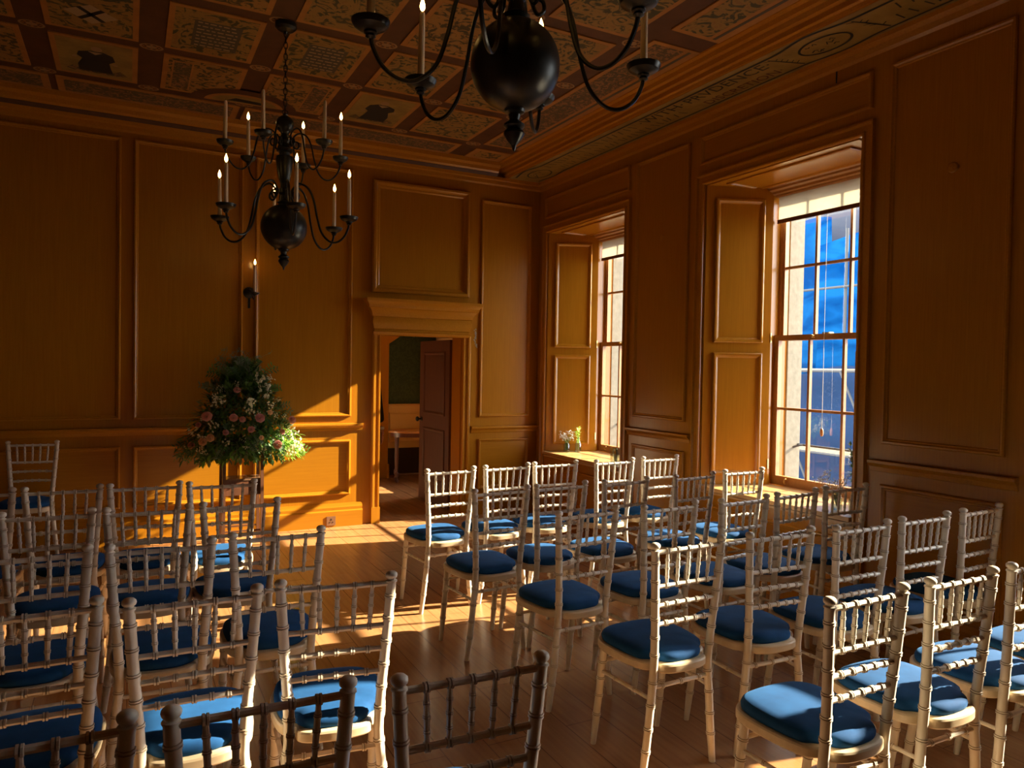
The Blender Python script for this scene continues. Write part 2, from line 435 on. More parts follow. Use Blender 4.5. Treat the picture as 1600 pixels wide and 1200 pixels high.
# worn strokes of lettering that can no longer be read
def strokes(y0, y1, xa, xb, stp):
    y = y0
    while y > y1:
        ribbon(fm, [(xa, y), (xb + random.uniform(-.01, .0), y - random.uniform(-.03, .03))], .010); y -= stp * random.uniform(.7, 1.3)
strokes(6.40, 4.98, 3.672, 3.755, .085); strokes(6.30, 4.50, 3.80, 3.875, .075); strokes(2.62, .2, 3.68, 3.76, .09); strokes(2.7, .1, 3.80, 3.88, .08)
fm.build('painted_border', M_ink, fz, smooth=False, recalc=False)
def text_obj(body, size, y_start, x_base, width, col, name):
    cu = bpy.data.curves.new(name, 'FONT'); cu.body = body; cu.size = size; cu.resolution_u = 2
    tmp = bpy.data.objects.new(name, cu); COL.objects.link(tmp)
    bpy.context.view_layer.update()
    me = bpy.data.meshes.new_from_object(tmp.evaluated_get(bpy.context.evaluated_depsgraph_get()))
    bpy.data.objects.remove(tmp)
    xs = [v.co.x for v in me.vertices]; mn, mx = min(xs), max(xs); k = width / (mx - mn)
    for v in me.vertices:
        px, py = (v.co.x - mn) * k, v.co.y
        v.co = (x_base - py, y_start - px, ZF)
    me.materials.clear(); me.materials.append(col)
    o = bpy.data.objects.new(name, me); COL.objects.link(o); o.parent = fz
    return o
M_redink = mat('painted_red', (.10, .018, .008), .6)
text_obj('\u00b7WITH\u00b7', .135, 4.90, 3.755, .52, M_ink, 'painted_lettering')
text_obj('PRVDENCE\u00b7', .135, 4.335, 3.755, .80, M_ink, 'painted_lettering')
text_obj('DISCRETION\u00b7', .110, 4.27, 3.885, .72, M_redink, 'painted_lettering')

# ------------------------------------------------------------------ door wall
OX0, OX1, OZ = 2.215, 3.104, 1.885
wb_ = MB()
wb_.box(LX - .2, OX0, BY, BY + .25, 0, CZ + .05); wb_.box(OX1, WX + .02, BY, BY + .25, 0, CZ + .05); wb_.box(OX0, OX1, BY, BY + .25, OZ, CZ + .05)
wall_b = wb_.build('wall_back', M_woodV, smooth=False); struct(wall_b)
O = (0, BY, 0); U = (1, 0, 0); V = (0, 0, 1); N = (0, -1, 0)
def bpanel(x0, x1, z0, z1, prof=P_STD, mm=None):
    return MB().panel(O, U, V, N, x0, x1, z0, z1, prof, 0, 1).build('panel', [M_mould, mm or M_woodV], wall_b, recalc=False)
for x0, x1 in ((-2.95, -2.06), (-1.96, -1.06), (-.95, -.06), (.035, .917), (1.022, 1.922)):
    bpanel(x0, x1, 1.068, 3.452)
    bpanel(x0, x1, .308, .840, P_STD, M_woodH)
bpanel(2.115, 3.157, 2.290, 3.392, P_BIG)
bpanel(3.298, 3.902, 1.038, 3.335)
bpanel(3.298, 3.902, .268, .804, P_STD, M_woodH)
RAIL = [(0, 0), (.012, .004), (.018, .03), (.034, .045), (.042, .052), (.042, .068), (.034, .072), (0, .072)]
SKIRT = [(0, 0), (.032, 0), (.032, .148), (.022, .160), (.022, .186), (.012, .206), (.008, .224), (0, .224)]
m = MB(); m.sweep(RAIL, (LX, BY, .928), (2.040, BY, .928), N, V); m.build('chair_rail', M_mould, wall_b)
m = MB(); m.sweep(RAIL, (3.207, BY, .868), (WX, BY, .868), N, V); m.build('chair_rail', M_mould, wall_b)
m = MB(); m.sweep(SKIRT, (LX, BY, 0), (2.045, BY, 0), N, V); m.build('skirting', M_woodH, wall_b)
m = MB(); m.sweep(SKIRT, (3.205, BY, 0), (WX, BY, 0), N, V); m.build('skirting', M_woodH, wall_b)
CORN = [(0, 3.50), (.018, 3.515), (.024, 3.548), (.045, 3.556), (.052, 3.585), (.095, 3.630), (.105, 3.660), (.135, 3.680), (.142, CZ), (0, CZ)]
m = MB(); m.sweep(CORN, (LX, BY, 0), (3.45, BY, 0), N, V); m.build('cornice', M_mould, wall_b)
m = MB(); m.sweep([(.055, 3.582), (.082, 3.609), (.079, 3.613), (.050, 3.587)], (LX, BY, 0), (3.45, BY, 0), N, V); m.build('cornice_shade_strip', M_beam, wall_b)  # dark strip painted in for the shaded cove of the cornice
m = MB(); m.sweep([(0, 3.50), (.018, 3.515), (.024, 3.548), (.045, 3.556), (.052, 3.585), (0, 3.585)], (3.45, BY, 0), (WX, BY, 0), N, V); m.build('cornice', M_mould, wall_b)
# worn paint beside the doorway
m = MB()
for k in range(16):
    cx = 3.235 + random.uniform(-.012, .018) + .02 * (k / 16); cz = 1.965 - .2 * (k / 16); a = random.uniform(.006, .013)
    m.add([(cx + a * math.cos(t) * random.uniform(.6, 1.2), BY - .0015, cz + 1.3 * a * math.sin(t) * random.uniform(.6, 1.3)) for t in [i * PI / 4 for i in range(8)]], [tuple(range(8))])
m.build('worn_patch', mat('worn_grey', (.36, .30, .18), .8), wall_b, smooth=False)

# doorway: casing, entablature, leaf
door = sroot('door_1')
CAS = [(0, 0), (0, .018), (.012, .030), (.030, .030), (.036, .018), (.062, .016), (.070, .026), (.082, .026), (.085, .004), (.085, 0)]
m = MB(); m.sweep(CAS, (OX0 - .085, BY, .16), (OX0 - .085, BY, OZ), U, N); m.build('casing', M_mould, door)
m = MB(); m.sweep([(.085 - a, b) for a, b in CAS][::-1], (OX1, BY, .16), (OX1, BY, OZ), U, N); m.build('casing', M_mould, door)
m = MB(); m.box(OX0 - .083, OX0 + .004, BY - .036, BY, 0, .163); m.build('plinth', M_woodV, door, smooth=False)
m = MB(); m.box(OX1 - .004, OX1 + .083, BY - .036, BY, 0, .163); m.build('plinth', M_woodV, door, smooth=False)
ENT = [(1.868, 0), (1.868, .020), (1.876, .034), (1.900, .040), (1.908, .028), (1.925, .022), (1.935, .034), (1.950, .036), (1.985, .046), (2.020, .044), (2.050, .034), (2.056, .052), (2.072, .056), (2.10, .066), (2.128, .086), (2.136, .100), (2.160, .104), (2.180, .116), (2.196, .132), (2.224, .136), (2.224, 0)]
m = MB(); m.loops([[(2.170 - d, BY, z), (2.170 - d, BY - d, z), (3.140 + d, BY - d, z), (3.140 + d, BY, z)] for z, d in ENT], False)
m.build('entablature', M_mould, door)
m = MB(); m.box(OX0, OX0 + .012, BY + .02, BY + .25, 0, OZ); m.box(OX1 - .012, OX1, BY + .02, BY + .25, 0, OZ); m.box(OX0, OX1, BY + .02, BY + .25, OZ - .012, OZ)
m.build('door_lining', M_woodV, door, smooth=False)
# open leaf, swung back into the next room
lx, ly0, ly1 = 3.078, 7.345, 8.245
m = MB(); m.box(lx, lx + .04, ly0, ly1, .012, 1.858)
for z0, z1 in ((1.02, 1.73), (.26, .86)):
    m.panel((lx, 0, 0), (0, -1, 0), (0, 0, 1), (-1, 0, 0), -ly1 + .14, -ly0 - .12, z0, z1, [(0, 0), (0, .010), (.012, .014), (.024, .010), (.034, .001), (.06, .004)])
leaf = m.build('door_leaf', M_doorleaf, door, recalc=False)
m = MB(); m.lathe([(.028, 0), (.028, .006), (.010, .010), (.010, .035), (.024, .040), (.030, .055), (.022, .068), (0, .072)], (lx, ly1 - .07, .945), 14, axis=(-1, 0, 0)); m.build('door_knob', M_black, leaf)
m = MB(); m.box(lx - .002, lx + .042, ly1, ly1 + .003, .55, .60); m.build('latch_plate', M_black, leaf, smooth=False)

# ------------------------------------------------------------------ window wall
def pier(y0, y1, bot=0):      # y0 < y1 are the centres of the windows on either side
    return [(WX, y0 + .70), (4.52, y0 + .475), (4.54, y0 + .475), (4.54, y0 + .49), (4.72, y0 + .49), (4.72, y1 - .49), (4.54, y1 - .49), (4.54, y1 - .475), (4.52, y1 - .475), (WX, y1 - .70)]
m = MB(); mo = MB()
for a, b in zip(WINS[1:], WINS[:-1]):
    m.prism(pier(a, b), 0, 3.03); mo.box(4.72, 4.88, a + .475, b - .475, 0, CZ + .1)
a = WINS[0]; m.prism([(WX, a + .70), (4.52, a + .475), (4.54, a + .475), (4.54, a + .49), (4.72, a + .49), (4.72, BY + .25), (WX, BY + .25)], 0, 3.03)
b = WINS[-1]; m.prism([(WX, FY - .2), (4.72, FY - .2), (4.72, b - .49), (4.54, b - .49), (4.54, b - .475), (4.52, b - .475), (WX, b - .70)], 0, 3.03)
m.box(WX, 4.72, FY - .2, BY + .25, 3.03, CZ + .1)
for yc in WINS: m.box(WX, 4.72, yc - .72, yc + .72, 0, .64)
wall_r = m.build('wall_right', M_woodV, smooth=False); struct(wall_r)
mo.box(4.72, 4.88, WINS[0] + .475, R2Y - 1.85, 0, CZ + .1); mo.box(4.72, 4.88, FY - .2, WINS[-1] - .475, 0, CZ + .1)
for yc in WINS: mo.box(4.72, 4.92, yc - .475, yc + .475, -.1, .66); mo.box(4.72, 4.88, yc - .475, yc + .475, 3.12, CZ + .1)
st = mo.build('wall_exterior', M_stone, smooth=False); struct(st)
OR_, UR, NR = (WX, 0, 0), (0, -1, 0), (-1, 0, 0)
def rpanel(y0, y1, z0, z1, prof=P_STD, mm=None):
    return MB().panel(OR_, UR, V, NR, -y1, -y0, z0, z1, prof, 0, 1).build('panel', [M_mould, mm or M_woodV], wall_r, recalc=False)
def rsweep(prof, y0, y1, z, name, mt):
    m = MB(); m.sweep(prof, (WX, y0, z), (WX, y1, z), NR, V); return m.build(name, mt, wall_r)
for yc, nx in zip(WINS[:-1], WINS[1:]):
    pc = 4.966 if yc > 5 else 2.511; w0 = .348
    rpanel(pc - w0, pc + w0, 1.150, 3.405); rpanel(pc - w0, pc + w0, .270, .907, P_STD, M_woodH)
    rsweep(RAIL, pc - .418, pc + .418, .980, 'chair_rail', M_mould)
    rsweep(SKIRT, pc - .418, pc + .418, 0, 'skirting', M_woodH)
for yc in WINS:
    rpanel(yc - .765, yc + .745, 3.185, 3.412, P_STD, M_woodH)
    rpanel(yc - .60, yc + .60, .16, .53, P_STD, M_woodH)
m = MB(); m.sweep([(0, 3.50), (.018, 3.515), (.028, 3.545), (.056, 3.562), (.062, 3.585), (0, 3.585)], (WX, FY, 0), (WX, BY, 0), NR, V); m.build('cornice', M_mould, wall_r)
for y, z in ((4.955, 2.69), (2.478, 2.708)):
    m = MB(); m.lathe([(.030, 0), (.030, .004), (.024, .008), (0, .009)], (WX - .0045, y, z), 18, axis=(-1, 0, 0)); m.build('wall_plug', M_mould, wall_r)
m = MB(); m.box(WX - .002, WX, 3.248, 3.258, 3.425, 3.50); m.build('joint_gap', M_black, wall_r, smooth=False)

ARCH = [(0, 0), (0, .012), (.008, .022), (.020, .022), (.026, .010), (.060, .010), (.070, .026), (.082, .026), (.085, 0)]
def ring3(prof, yc):   # architrave: jambs to the floor and a mitred head
    P = []
    for d, h in prof:
        y, z = .70 + d, 3.03 + d
        P.append([(WX - h, yc - y, 0), (WX - h, yc - y, z), (WX - h, yc + y, z), (WX - h, yc + y, 0)])
    return P
def sash(m, x, y0, y1, z0, z1, bot, top, stile, zbar, yc):
    hx = .020
    m.box(x - hx, x + hx, y0, y0 + stile, z0, z1); m.box(x - hx, x + hx, y1 - stile, y1, z0, z1)
    m.box(x - hx, x + hx, y0 + stile, y1 - stile, z0, z0 + bot); m.box(x - hx, x + hx, y0 + stile, y1 - stile, z1 - top, z1)
    for s in (-1, 1): m.box(x - .014, x + .014, yc + s * .152 - .010, yc + s * .152 + .010, z0 + bot, z1 - top)
    ya = [y0 + stile, yc - .162, yc - .142, yc + .142, yc + .162, y1 - stile]
    for k in (0, 2, 4): m.box(x - .0138, x + .0138, ya[k], ya[k + 1], zbar - .010, zbar + .010)
for wi, yc in enumerate(WINS):
    root = sroot('window_%d' % (wi + 1))
    m = MB(); m.loops(ring3(ARCH, yc), False); m.build('architrave', M_mould, root, recalc=False)
    m = MB(); m.prism([(3.978, yc - .695), (WX, yc - .695), (4.52, yc - .472), (4.578, yc - .472), (4.578, yc + .472), (4.52, yc + .472), (WX, yc + .695), (3.978, yc + .695)], .641, .67)
    m.sweep([(0, 0), (.02, .002), (.02, .018), (0, .022)], (WX, yc - .69, .615), (WX, yc + .69, .615), NR, V)
    m.build('window_sill', M_shelf, root, smooth=False)
    for s in (1, -1):      # panelled shutter cases on the splayed reveals
        a = Vector((WX, yc + s * .70, 0)); b = Vector((4.52, yc + s * .475, 0)); u = (b - a).normalized(); L = (b - a).length
        n = Vector((u.y, -u.x, 0)) if s > 0 else Vector((-u.y, u.x, 0))
        m = MB()
        c0 = a + u * (L / 2) + n * .006
        m.obox(c0 + Vector((0, 0, 1.85)), u * (L / 2 - .012), n * .006, Vector((0, 0, 1.178)))
        o = a + n * .012
        for z0, z1 in ((.745, 1.715), (1.795, 2.925)):
            m.panel(o, u, (0, 0, 1), n, .085, L - .075, z0, z1, [(0, 0), (0, .016), (.008, .022), (.020, .020), (.028, .010), (.040, .003)])
        m.build('shutter', M_woodV, root, recalc=False)
    m = MB(); m.box(4.02, 4.50, yc - .66, yc + .66, 3.022, 3.03)
    m.panel((0, 0, 3.022), (0, 1, 0), (1, 0, 0), (0, 0, -1), yc - .55, yc + .55, 4.09, 4.44, [(0, 0), (0, .010), (.010, .014), (.022, .012), (.030, .002)])
    m.build('soffit_panel', M_mould, root, recalc=False)
    m = MB(); m.sweep([(4.54, 3.03), (4.44, 3.03), (4.445, 3.012), (4.46, 3.006), (4.465, 2.992), (4.495, 2.984), (4.50, 2.968), (4.54, 2.962)], (0, yc - .475, 0), (0, yc + .475, 0), (1, 0, 0), (0, 0, 1))
    m.box(4.57, 4.72, yc - .49, yc + .49, 2.985, 3.03)
    for s in (-1, 1): m.box(4.62, 4.628, yc + s * .4775 - .0125, yc + s * .4775 + .0125, .67, 2.985)
    m.build('frame', M_sashwood, root)
    m = MB(); sash(m, 4.597, yc - .488, yc + .488, .672, 1.860, .075, .042, .045, 1.280, yc); lo = m.build('sash', M_sashwood, root, smooth=False)
    m = MB(); sash(m, 4.648, yc - .488, yc + .488, 1.818, 2.984, .042, .058, .045, 2.395, yc); hi = m.build('sash', M_sashwood, root, smooth=False)
    for par, x, z0, z1 in ((lo, 4.597, .747, 1.818), (hi, 4.648, 1.86, 2.926)):
        m = MB(); m.add([(x, yc - .443, z0), (x, yc + .443, z0), (x, yc + .443, z1), (x, yc - .443, z1)], [(0, 1, 2, 3)]); m.build('pane', M_glass, par, smooth=False)
    if wi < 2:
        m = MB(); m.lathe([(.012, 0), (.012, .004), (.007, .008), (.007, .02), (.013, .026), (.010, .034), (0, .036)], (4.577, yc + .10, 1.845), 10, axis=(-1, 0, 0)); m.box(4.575, 4.62, yc - .035, yc + .03, 1.861, 1.871); m.build('sash_fastener', M_brass, lo)
        m = MB(); m.tube(catmull([(4.577, yc + .33, .735), (4.560, yc + .33, .728), (4.548, yc + .33, .712), (4.553, yc + .33, .698), (4.565, yc + .33, .700)], 4), .006, 6); m.box(4.572, 4.578, yc + .318, yc + .342, .722, .748); m.build('sash_lift', M_brass, lo)
        m = MB()
        for z in (.80, 1.80): m.box(4.508, 4.519, yc + .462, yc + .4735, z, z + .075)
        m.build('hinge', M_brass, root, smooth=False)
# roller blinds and a pull cord
BL = ('roller blind half drawn in the far window beside the corner', 'roller blind drawn down a little at the large nearer window')
for wi, yc in enumerate(WINS[:2]):
    t = thing('roller_blind', BL[wi], 'blind', (4.55, yc, 2.74), 0, 'roller blinds')
    m = MB(); m.box(-.0015, .0015, -.448, .448, .028, .222); m.build('fabric', M_blind, t, smooth=False)
    m = MB(); m.lathe([(.020, -.465), (.020, .465)], (.0, 0, .225), 14, axis=(0, 1, 0)); m.build('roller', M_sashwood, t)
    m = MB(); m.box(-.008, .008, -.455, .455, 0, .030); m.build('bottom_bar', M_darkwood, t, smooth=False)
t = thing('blind_cord', 'thin cord with wooden acorn pull hanging in the large window', 'cord', (4.545, WINS[1] - .013, 1.10))
m = MB(); m.tube([(0, 0, .05), (0.004, .004, .8), (0, 0, 1.64)], .0018, 5); m.build('cord', mat('cord_white', (.8, .76, .66), .7), t)
m = MB(); m.lathe([(.004, .058), (.010, .050), (.013, .03), (.012, .012), (.007, 0), (0, -.002)], (0, 0, 0), 12); m.build('acorn_pull', wood('acorn_wood', (.5, .22, .07), (.6, .28, .1), (30, 30, 30)), t)

# side walls out of view, closing the room
struct(MB().box(LX - .2, LX, FY - .2, BY + .25, 0, CZ + .1).build('wall_left', M_plainwall, smooth=False))
struct(MB().box(LX - .2, 4.72, FY - .2, FY, 0, CZ + .1).build('wall_front', M_plainwall, smooth=False))

# ------------------------------------------------------------------ the room beyond the door
M_green = noise_col(mat('green_damask', (.03, .09, .05), .7), (.030, .062, .030), (.045, .085, .042), (1, 1, 1), 11, 2, .46, .54, 0, .4, 2.5)[0]
M_cream = mat('dado_paint', (.86, .56, .20), .5)
M_base = mat('dark_base', (.05, .022, .012), .5)
m = MB(); m.box(.8, WX + .05, R2Y, R2Y + .2, 0, 3.0); wf = struct(m.build('wall_far', M_green, smooth=False))
m = MB(); m.box(.8, WX, R2Y - .02, R2Y, .385, 1.0)
for x0, x1 in ((2.2, 3.1), (3.30, 3.95)): m.panel((0, R2Y - .02, 0), U, V, N, x0, x1, .47, .90, P_SHUT)
m.sweep([(0, 0), (.02, .004), (.03, .03), (0, .035)], (.8, R2Y - .02, .985), (WX, R2Y - .02, .985), N, V)
m.build('dado', M_cream, wf, recalc=False)
MB().box(.8, WX, R2Y - .03, R2Y, 0, .385).build('lower_wall_band', M_base, wf, smooth=False)  # plain dark brown zone from the floor up to the dado
m = MB(); m.box(.8, 3.205, R2Y - .28, R2Y - .16, 0, 3.0); m.box(3.205, WX, R2Y - .28, R2Y - .16, 2.03, 3.0)
m.add([(3.205, y, z) for y in (R2Y - .28, R2Y - .16) for z in (1.87, 2.03)] + [(3.44, y, 2.03) for y in (R2Y - .28, R2Y - .16)], [(0, 4, 1), (2, 3, 5), (0, 2, 5, 4)])
wp = struct(m.build('wall_partition', M_woodV, smooth=False))
MB().box(3.19, 3.22, R2Y - .30, R2Y - .14, 0, .20).build('plinth', M_woodV, wp, smooth=False)
m = MB(); m.box(.8, 4.88, BY + .25, R2Y + .2, 3.0, 3.1); struct(m.build('ceiling_annex', M_cream, smooth=False))
m = MB(); m.box(.7, .8, BY + .25, R2Y + .2, 0, 3.0); struct(m.build('wall_annex_left', mat('annex_plaster', (.85, .78, .62), .9), smooth=False))
m = MB(); m.box(WX, 4.35, BY + .25, 8.32, 0, 3.0); m.box(WX, 4.35, 8.92, R2Y + .2, 0, 3.0); m.box(WX, 4.35, 8.32, 8.92, 0, .585); m.box(WX, 4.35, 8.32, 8.92, 2.7, 3.0)
m.box(4.2, 4.24, 8.60, 8.63, .585, 2.7)
struct(m.build('wall_annex_right', M_cream, smooth=False))
# half-round table against the end wall
t = thing('pier_table', 'half-round side table with orange top behind the open door', 'table', (3.52, 9.46, 0))
m = MB(); arc = [(.42 * math.cos(a), .30 * math.sin(a)) for a in [i * 2 * PI / 40 for i in range(40)]]
m.prism(arc, .672, .692); m.build('tabletop', wood('table_top', (.50, .20, .05), (.58, .25, .07), (4, 30, 30), .25), t)
m = MB(); m.prism([(x * .93, y * .9) for x, y in arc], .615, .672); m.build('apron', M_darkwood, t)
LEGP = [(.014, 0), (.022, .012), (.026, .03), (.018, .05), (.014, .07), (.026, .085), (.026, .13), (.016, .145), (.013, .17), (.018, .25), (.020, .33), (.018, .42), (.022, .52), (.024, .615)]
for x, y in ((-.33, -.08), (.33, -.08), (-.26, .17), (.26, .17)):
    m = MB(); m.lathe(LEGP, (x, y, 0), 12); m.build('leg', M_darkwood, t)
m = MB(); m.tube([(-.33, -.08, .11), (.33, -.08, .11)], .010, 8); m.tube([(-.33, -.08, .11), (-.26, .17, .11)], .010, 8); m.tube([(.33, -.08, .11), (.26, .17, .11)], .010, 8); m.build('stretcher', M_darkwood, t)

# wall socket in the skirting
t = thing('floor_socket', 'square plug socket let into the skirting left of the doorway', 'socket', (1.736, BY - .033, .062))
m = MB(); m.box(-.043, .043, -.006, .001, -.043, .043); m.build('plate', mat('socket_plate', (.30, .17, .10), .35, .6), t, smooth=False)
m = MB(); m.box(-.006, .006, -.008, -.006, .006, .022); m.box(-.02, -.009, -.008, -.006, -.018, -.008); m.box(.009, .02, -.008, -.006, -.018, -.008); m.build('socket_hole', M_black, t, smooth=False)

# ------------------------------------------------------------------ chairs
def node_rod(path, r, nodes, seg=8, bump=1.22, wdt=.0055, taper=None, mb=None):
    """a turned rod along a smooth path, with a pair of fine rings at each distance in nodes"""
    P = [Vector(p) for p in path]; D = [0]
    for a, b in zip(P, P[1:]): D.append(D[-1] + (b - a).length)
    def at(d):
        d = max(0, min(D[-1], d))
        for i in range(len(P) - 1):
            if d <= D[i + 1] + 1e-9:
                return P[i].lerp(P[i + 1], (d - D[i]) / max(D[i + 1] - D[i], 1e-9))
        return P[-1]
    S = {0.0: 1.0, D[-1]: 1.0}
    nb = max(2, int(D[-1] / .05))
    for i in range(nb + 1): S.setdefault(D[-1] * i / nb, 1.0)
    for nd in nodes:
        for k in [q for q in S if abs(q - nd) < wdt * 1.3]: del S[k]
        for o, b in ((-1.15, 1), (-.95, bump), (-.25, bump), (0, .98), (.25, bump), (.95, bump), (1.15, 1)): S[nd + o * wdt] = b
    ds = sorted(S); L = D[-1]
    rad = [S[d] * r * (taper(d / L) if taper else 1) for d in ds]
    mb = mb or MB()
    base = len(mb.f)
    mb.tube([at(d) for d in ds], rad, seg)
    for i in range(len(ds) - 1):
        c = (ds[i] + ds[i + 1]) / 2
        if any(abs(c - nd) < wdt * .24 or wdt * .96 < abs(c - nd) < wdt * 1.14 for nd in nodes):
            for k in range(seg): mb.m[base + i * seg + k] = 1
    return mb

MC = [M_chair, M_groove]
def make_chair():
    t = thing('ballroom_chair', 'chair', 'chair')
    for s in (1, -1):
        P = catmull([(s * .166, 0, .893), (s * .160, .005, .80), (s * .1515, .012, .68), (s * .143, .020, .57), (s * .137, .028, .46), (s * .1375, .032, .40), (s * .147, .031, .30), (s * .160, .033, .16), (s * .179, .036, 0)], 6)
        mb = node_rod(P, .0160, [.045, .115, .188, .262, .335, .405, .515, .600, .690, .775], 10, 1.17, .0064, lambda q: .96 + .10 * min(q, .55) if q < .85 else 1.015 - (q - .85) * 1.2)
        mb.lathe([(.0158, .0), (.0180, .001), (.0180, .005), (.0120, .0075), (.0125, .011), (.0175, .015), (.0192, .021), (.0180, .027), (.0125, .032), (.004, .0345)], (s * .166, 0, .892), 12)
        mb.build('back_post', MC, t, sharp=38)
    def xin(z): return .166 - (.893 - z) * .068      # post centre at height z
    def yin(z): return (.893 - z) * .062
    for nm, z, nn in (('top_rail', .888, 5), ('back_rail', .755, 5), ('back_rail', .680, 5), ('back_rail', .607, 5)):
        hw = xin(z); y = yin(z)
        pts = [(-hw + .006, y, z), (0, y - (.0 if z > .7 else .006), z + (0 if z > .7 else .004)), (hw - .006, y, z)]
        pts = catmull(pts, 8) if z < .7 else pts
        L = 2 * (hw - .006)
        node_rod(pts, .0088, [L * (k + .5 + .5) / 6 for k in range(5)], 8, 1.42, .0064).build(nm, MC, t, sharp=38)
    a, b = .888, .755
    for k in range(5):
        xa = -(xin(a) - .006) + 2 * (xin(a) - .006) * (k + 1) / 6; xb = -(xin(b) - .006) + 2 * (xin(b) - .006) * (k + 1) / 6
        p0, p1 = (xa, yin(a), a - .006), (xb, yin(b), b + .006)
        node_rod([p0, p1], .0066, [.028, .060, .094], 8, 1.26, .0042, lambda q: .84 + .26 * math.sin(PI * q)).build('spindle', MC, t, sharp=38)
    # seat
    half = [(0, -.014), (.055, -.010), (.094, .002), (.1135, .020), (.1185, .050), (.140, .060), (.163, .085), (.179, .15), (.186, .23), (.183, .30), (.165, .355), (.12, .390), (.06, .402), (0, .404)]
    cv = catmull([(x, y, 0) for x, y in half], 3)
    ol = [(p.x, p.y) for p in cv] + [(-p.x, p.y) for p in cv[-2:0:-1]]
    cx, cy = 0, .2
    def inset(P, d):
        out = []
        n = len(P)
        for i in range(n):
            a, b = Vector(P[i - 1]), Vector(P[(i + 1) % n]); tt = (b - a).normalized(); nn = Vector((-tt.y, tt.x))
            out.append((P[i][0] + nn.x * d, P[i][1] + nn.y * d))
        return out
    m = MB()
    m.loops([[(x, y, z) for x, y in inset(ol, d)] for d, z in ((.010, .416), (.003, .4175), (0, .422), (0, .444), (.003, .450), (.010, .453))], True, True, True)
    m.build('seat_frame', M_frame, t)
    ch = [(0, .004), (.050, .008), (.084, .021), (.104, .042), (.117, .064), (.136, .080), (.155, .095), (.168, .15), (.174, .23), (.171, .295), (.155, .343), (.115, .374), (.06, .386), (0, .388)]
    cc = catmull([(x, y, 0) for x, y in ch], 3)
    co = [(p.x, p.y) for p in cc] + [(-p.x, p.y) for p in cc[-2:0:-1]]
    def sc(k): return [(x * k, cy + (y - cy) * k) for x, y in co]
    m = MB()
    m.loops([[(x, y, z) for x, y in sc(k)] for k, z in ((.985, .4535), (1.0, .460), (1.005, .470), (.985, .480), (.93, .4875), (.80, .4935), (.55, .498), (.28, .500), (.06, .5005))], True, True, True)
    m.build('seat_cushion', M_velvet, t, sharp=80)
    for s in (1, -1):
        node_rod([(s * .164, .315, .417), (s * .166, .335, .25), (s * .170, .368, 0)], .0155, [.055, .125, .20, .285], 10, 1.17, .0064, lambda q: 1.0 if q < .72 else 1.0 - (q - .72) * .9).build('leg', MC, t, sharp=38)
    node_rod([(-.154, .322, .365), (.154, .322, .365)], .0078, [.06, .154, .248], 8, 1.25, .005).build('stretcher', MC, t, sharp=38)
    node_rod([(-.137, .032, .362), (.137, .032, .362)], .0085, [.045, .137, .229], 8, 1.4, .0062).build('stretcher', MC, t, sharp=38)
    for s in (1, -1):
        node_rod([(s * .166, .316, .325), (s * .146, .044, .318)], .0078, [.08, .19], 8, 1.22, .005).build('stretcher', MC, t, sharp=38)
    return t
CH = {
 'R1': [(1.83, 4.32, 4), (2.25, 4.35, 4), (2.64, 4.37, -1), (3.12, 4.34, 3), (3.56, 4.37, 3)],
 'R2': [(1.79, 3.52, 4), (2.18, 3.54, 3), (2.63, 3.54, 5), (3.17, 3.55, 5), (3.64, 3.60, 0)],
 'R3': [(1.89, 2.83, 4), (2.35, 2.80, 3), (2.83, 2.79, 3), (3.26, 2.83, 5), (3.70, 2.86, -2)],
 'R4': [(1.91, 2.16, 1), (2.38, 2.14, -3), (2.83, 2.10, 0), (3.28, 2.11, 0), (3.76, 2.13, 3)],
 'R5': [(1.96, 1.43, 0), (2.43, 1.43, -1), (2.88, 1.43, 0), (3.33, 1.43, 2)],
 'L1': [(.46, 4.29, -2), (.083, 4.36, -3), (-.295, 4.39, -3), (-.68, 4.41, 0)],
 'L2': [(.475, 3.65, 1), (.083, 3.65, -4), (-.305, 3.70, -4)],
 'L3': [(.52, 2.94, -1), (.11, 2.91, -4), (-.29, 2.95, 0)],
 'L4': [(.57, 2.22, -8), (.17, 2.23, -1), (-.24, 2.29, 0)],
 'L5': [(.67, 1.44, -3), (.24, 1.49, -2), (-.165, 1.51, 0)],
}
ORD = ('first', 'second', 'third', 'fourth', 'fifth')
proto = make_chair(); used = False
for key, lst in CH.items():
    for k, (x, y, a) in enumerate(lst):
        c = copy_thing(proto) if used else proto
        used = True
        c.location = (x, y, 0); c.rotation_euler = (0, 0, R(a))
        c['label'] = 'limed chair with blue seat, %s block, %s row from door wall, %s from aisle' % ('right' if key[0] == 'R' else 'left', ORD[int(key[1]) - 1], ORD[k])
        c['group'] = 'limed chairs set out in rows'
c = copy_thing(proto); c.location = (-.67, 6.90, 0); c.rotation_euler = (0, 0, R(174))
c['label'] = 'single limed chair against the panelled wall facing the rows'
if 'group' in c: del c['group']

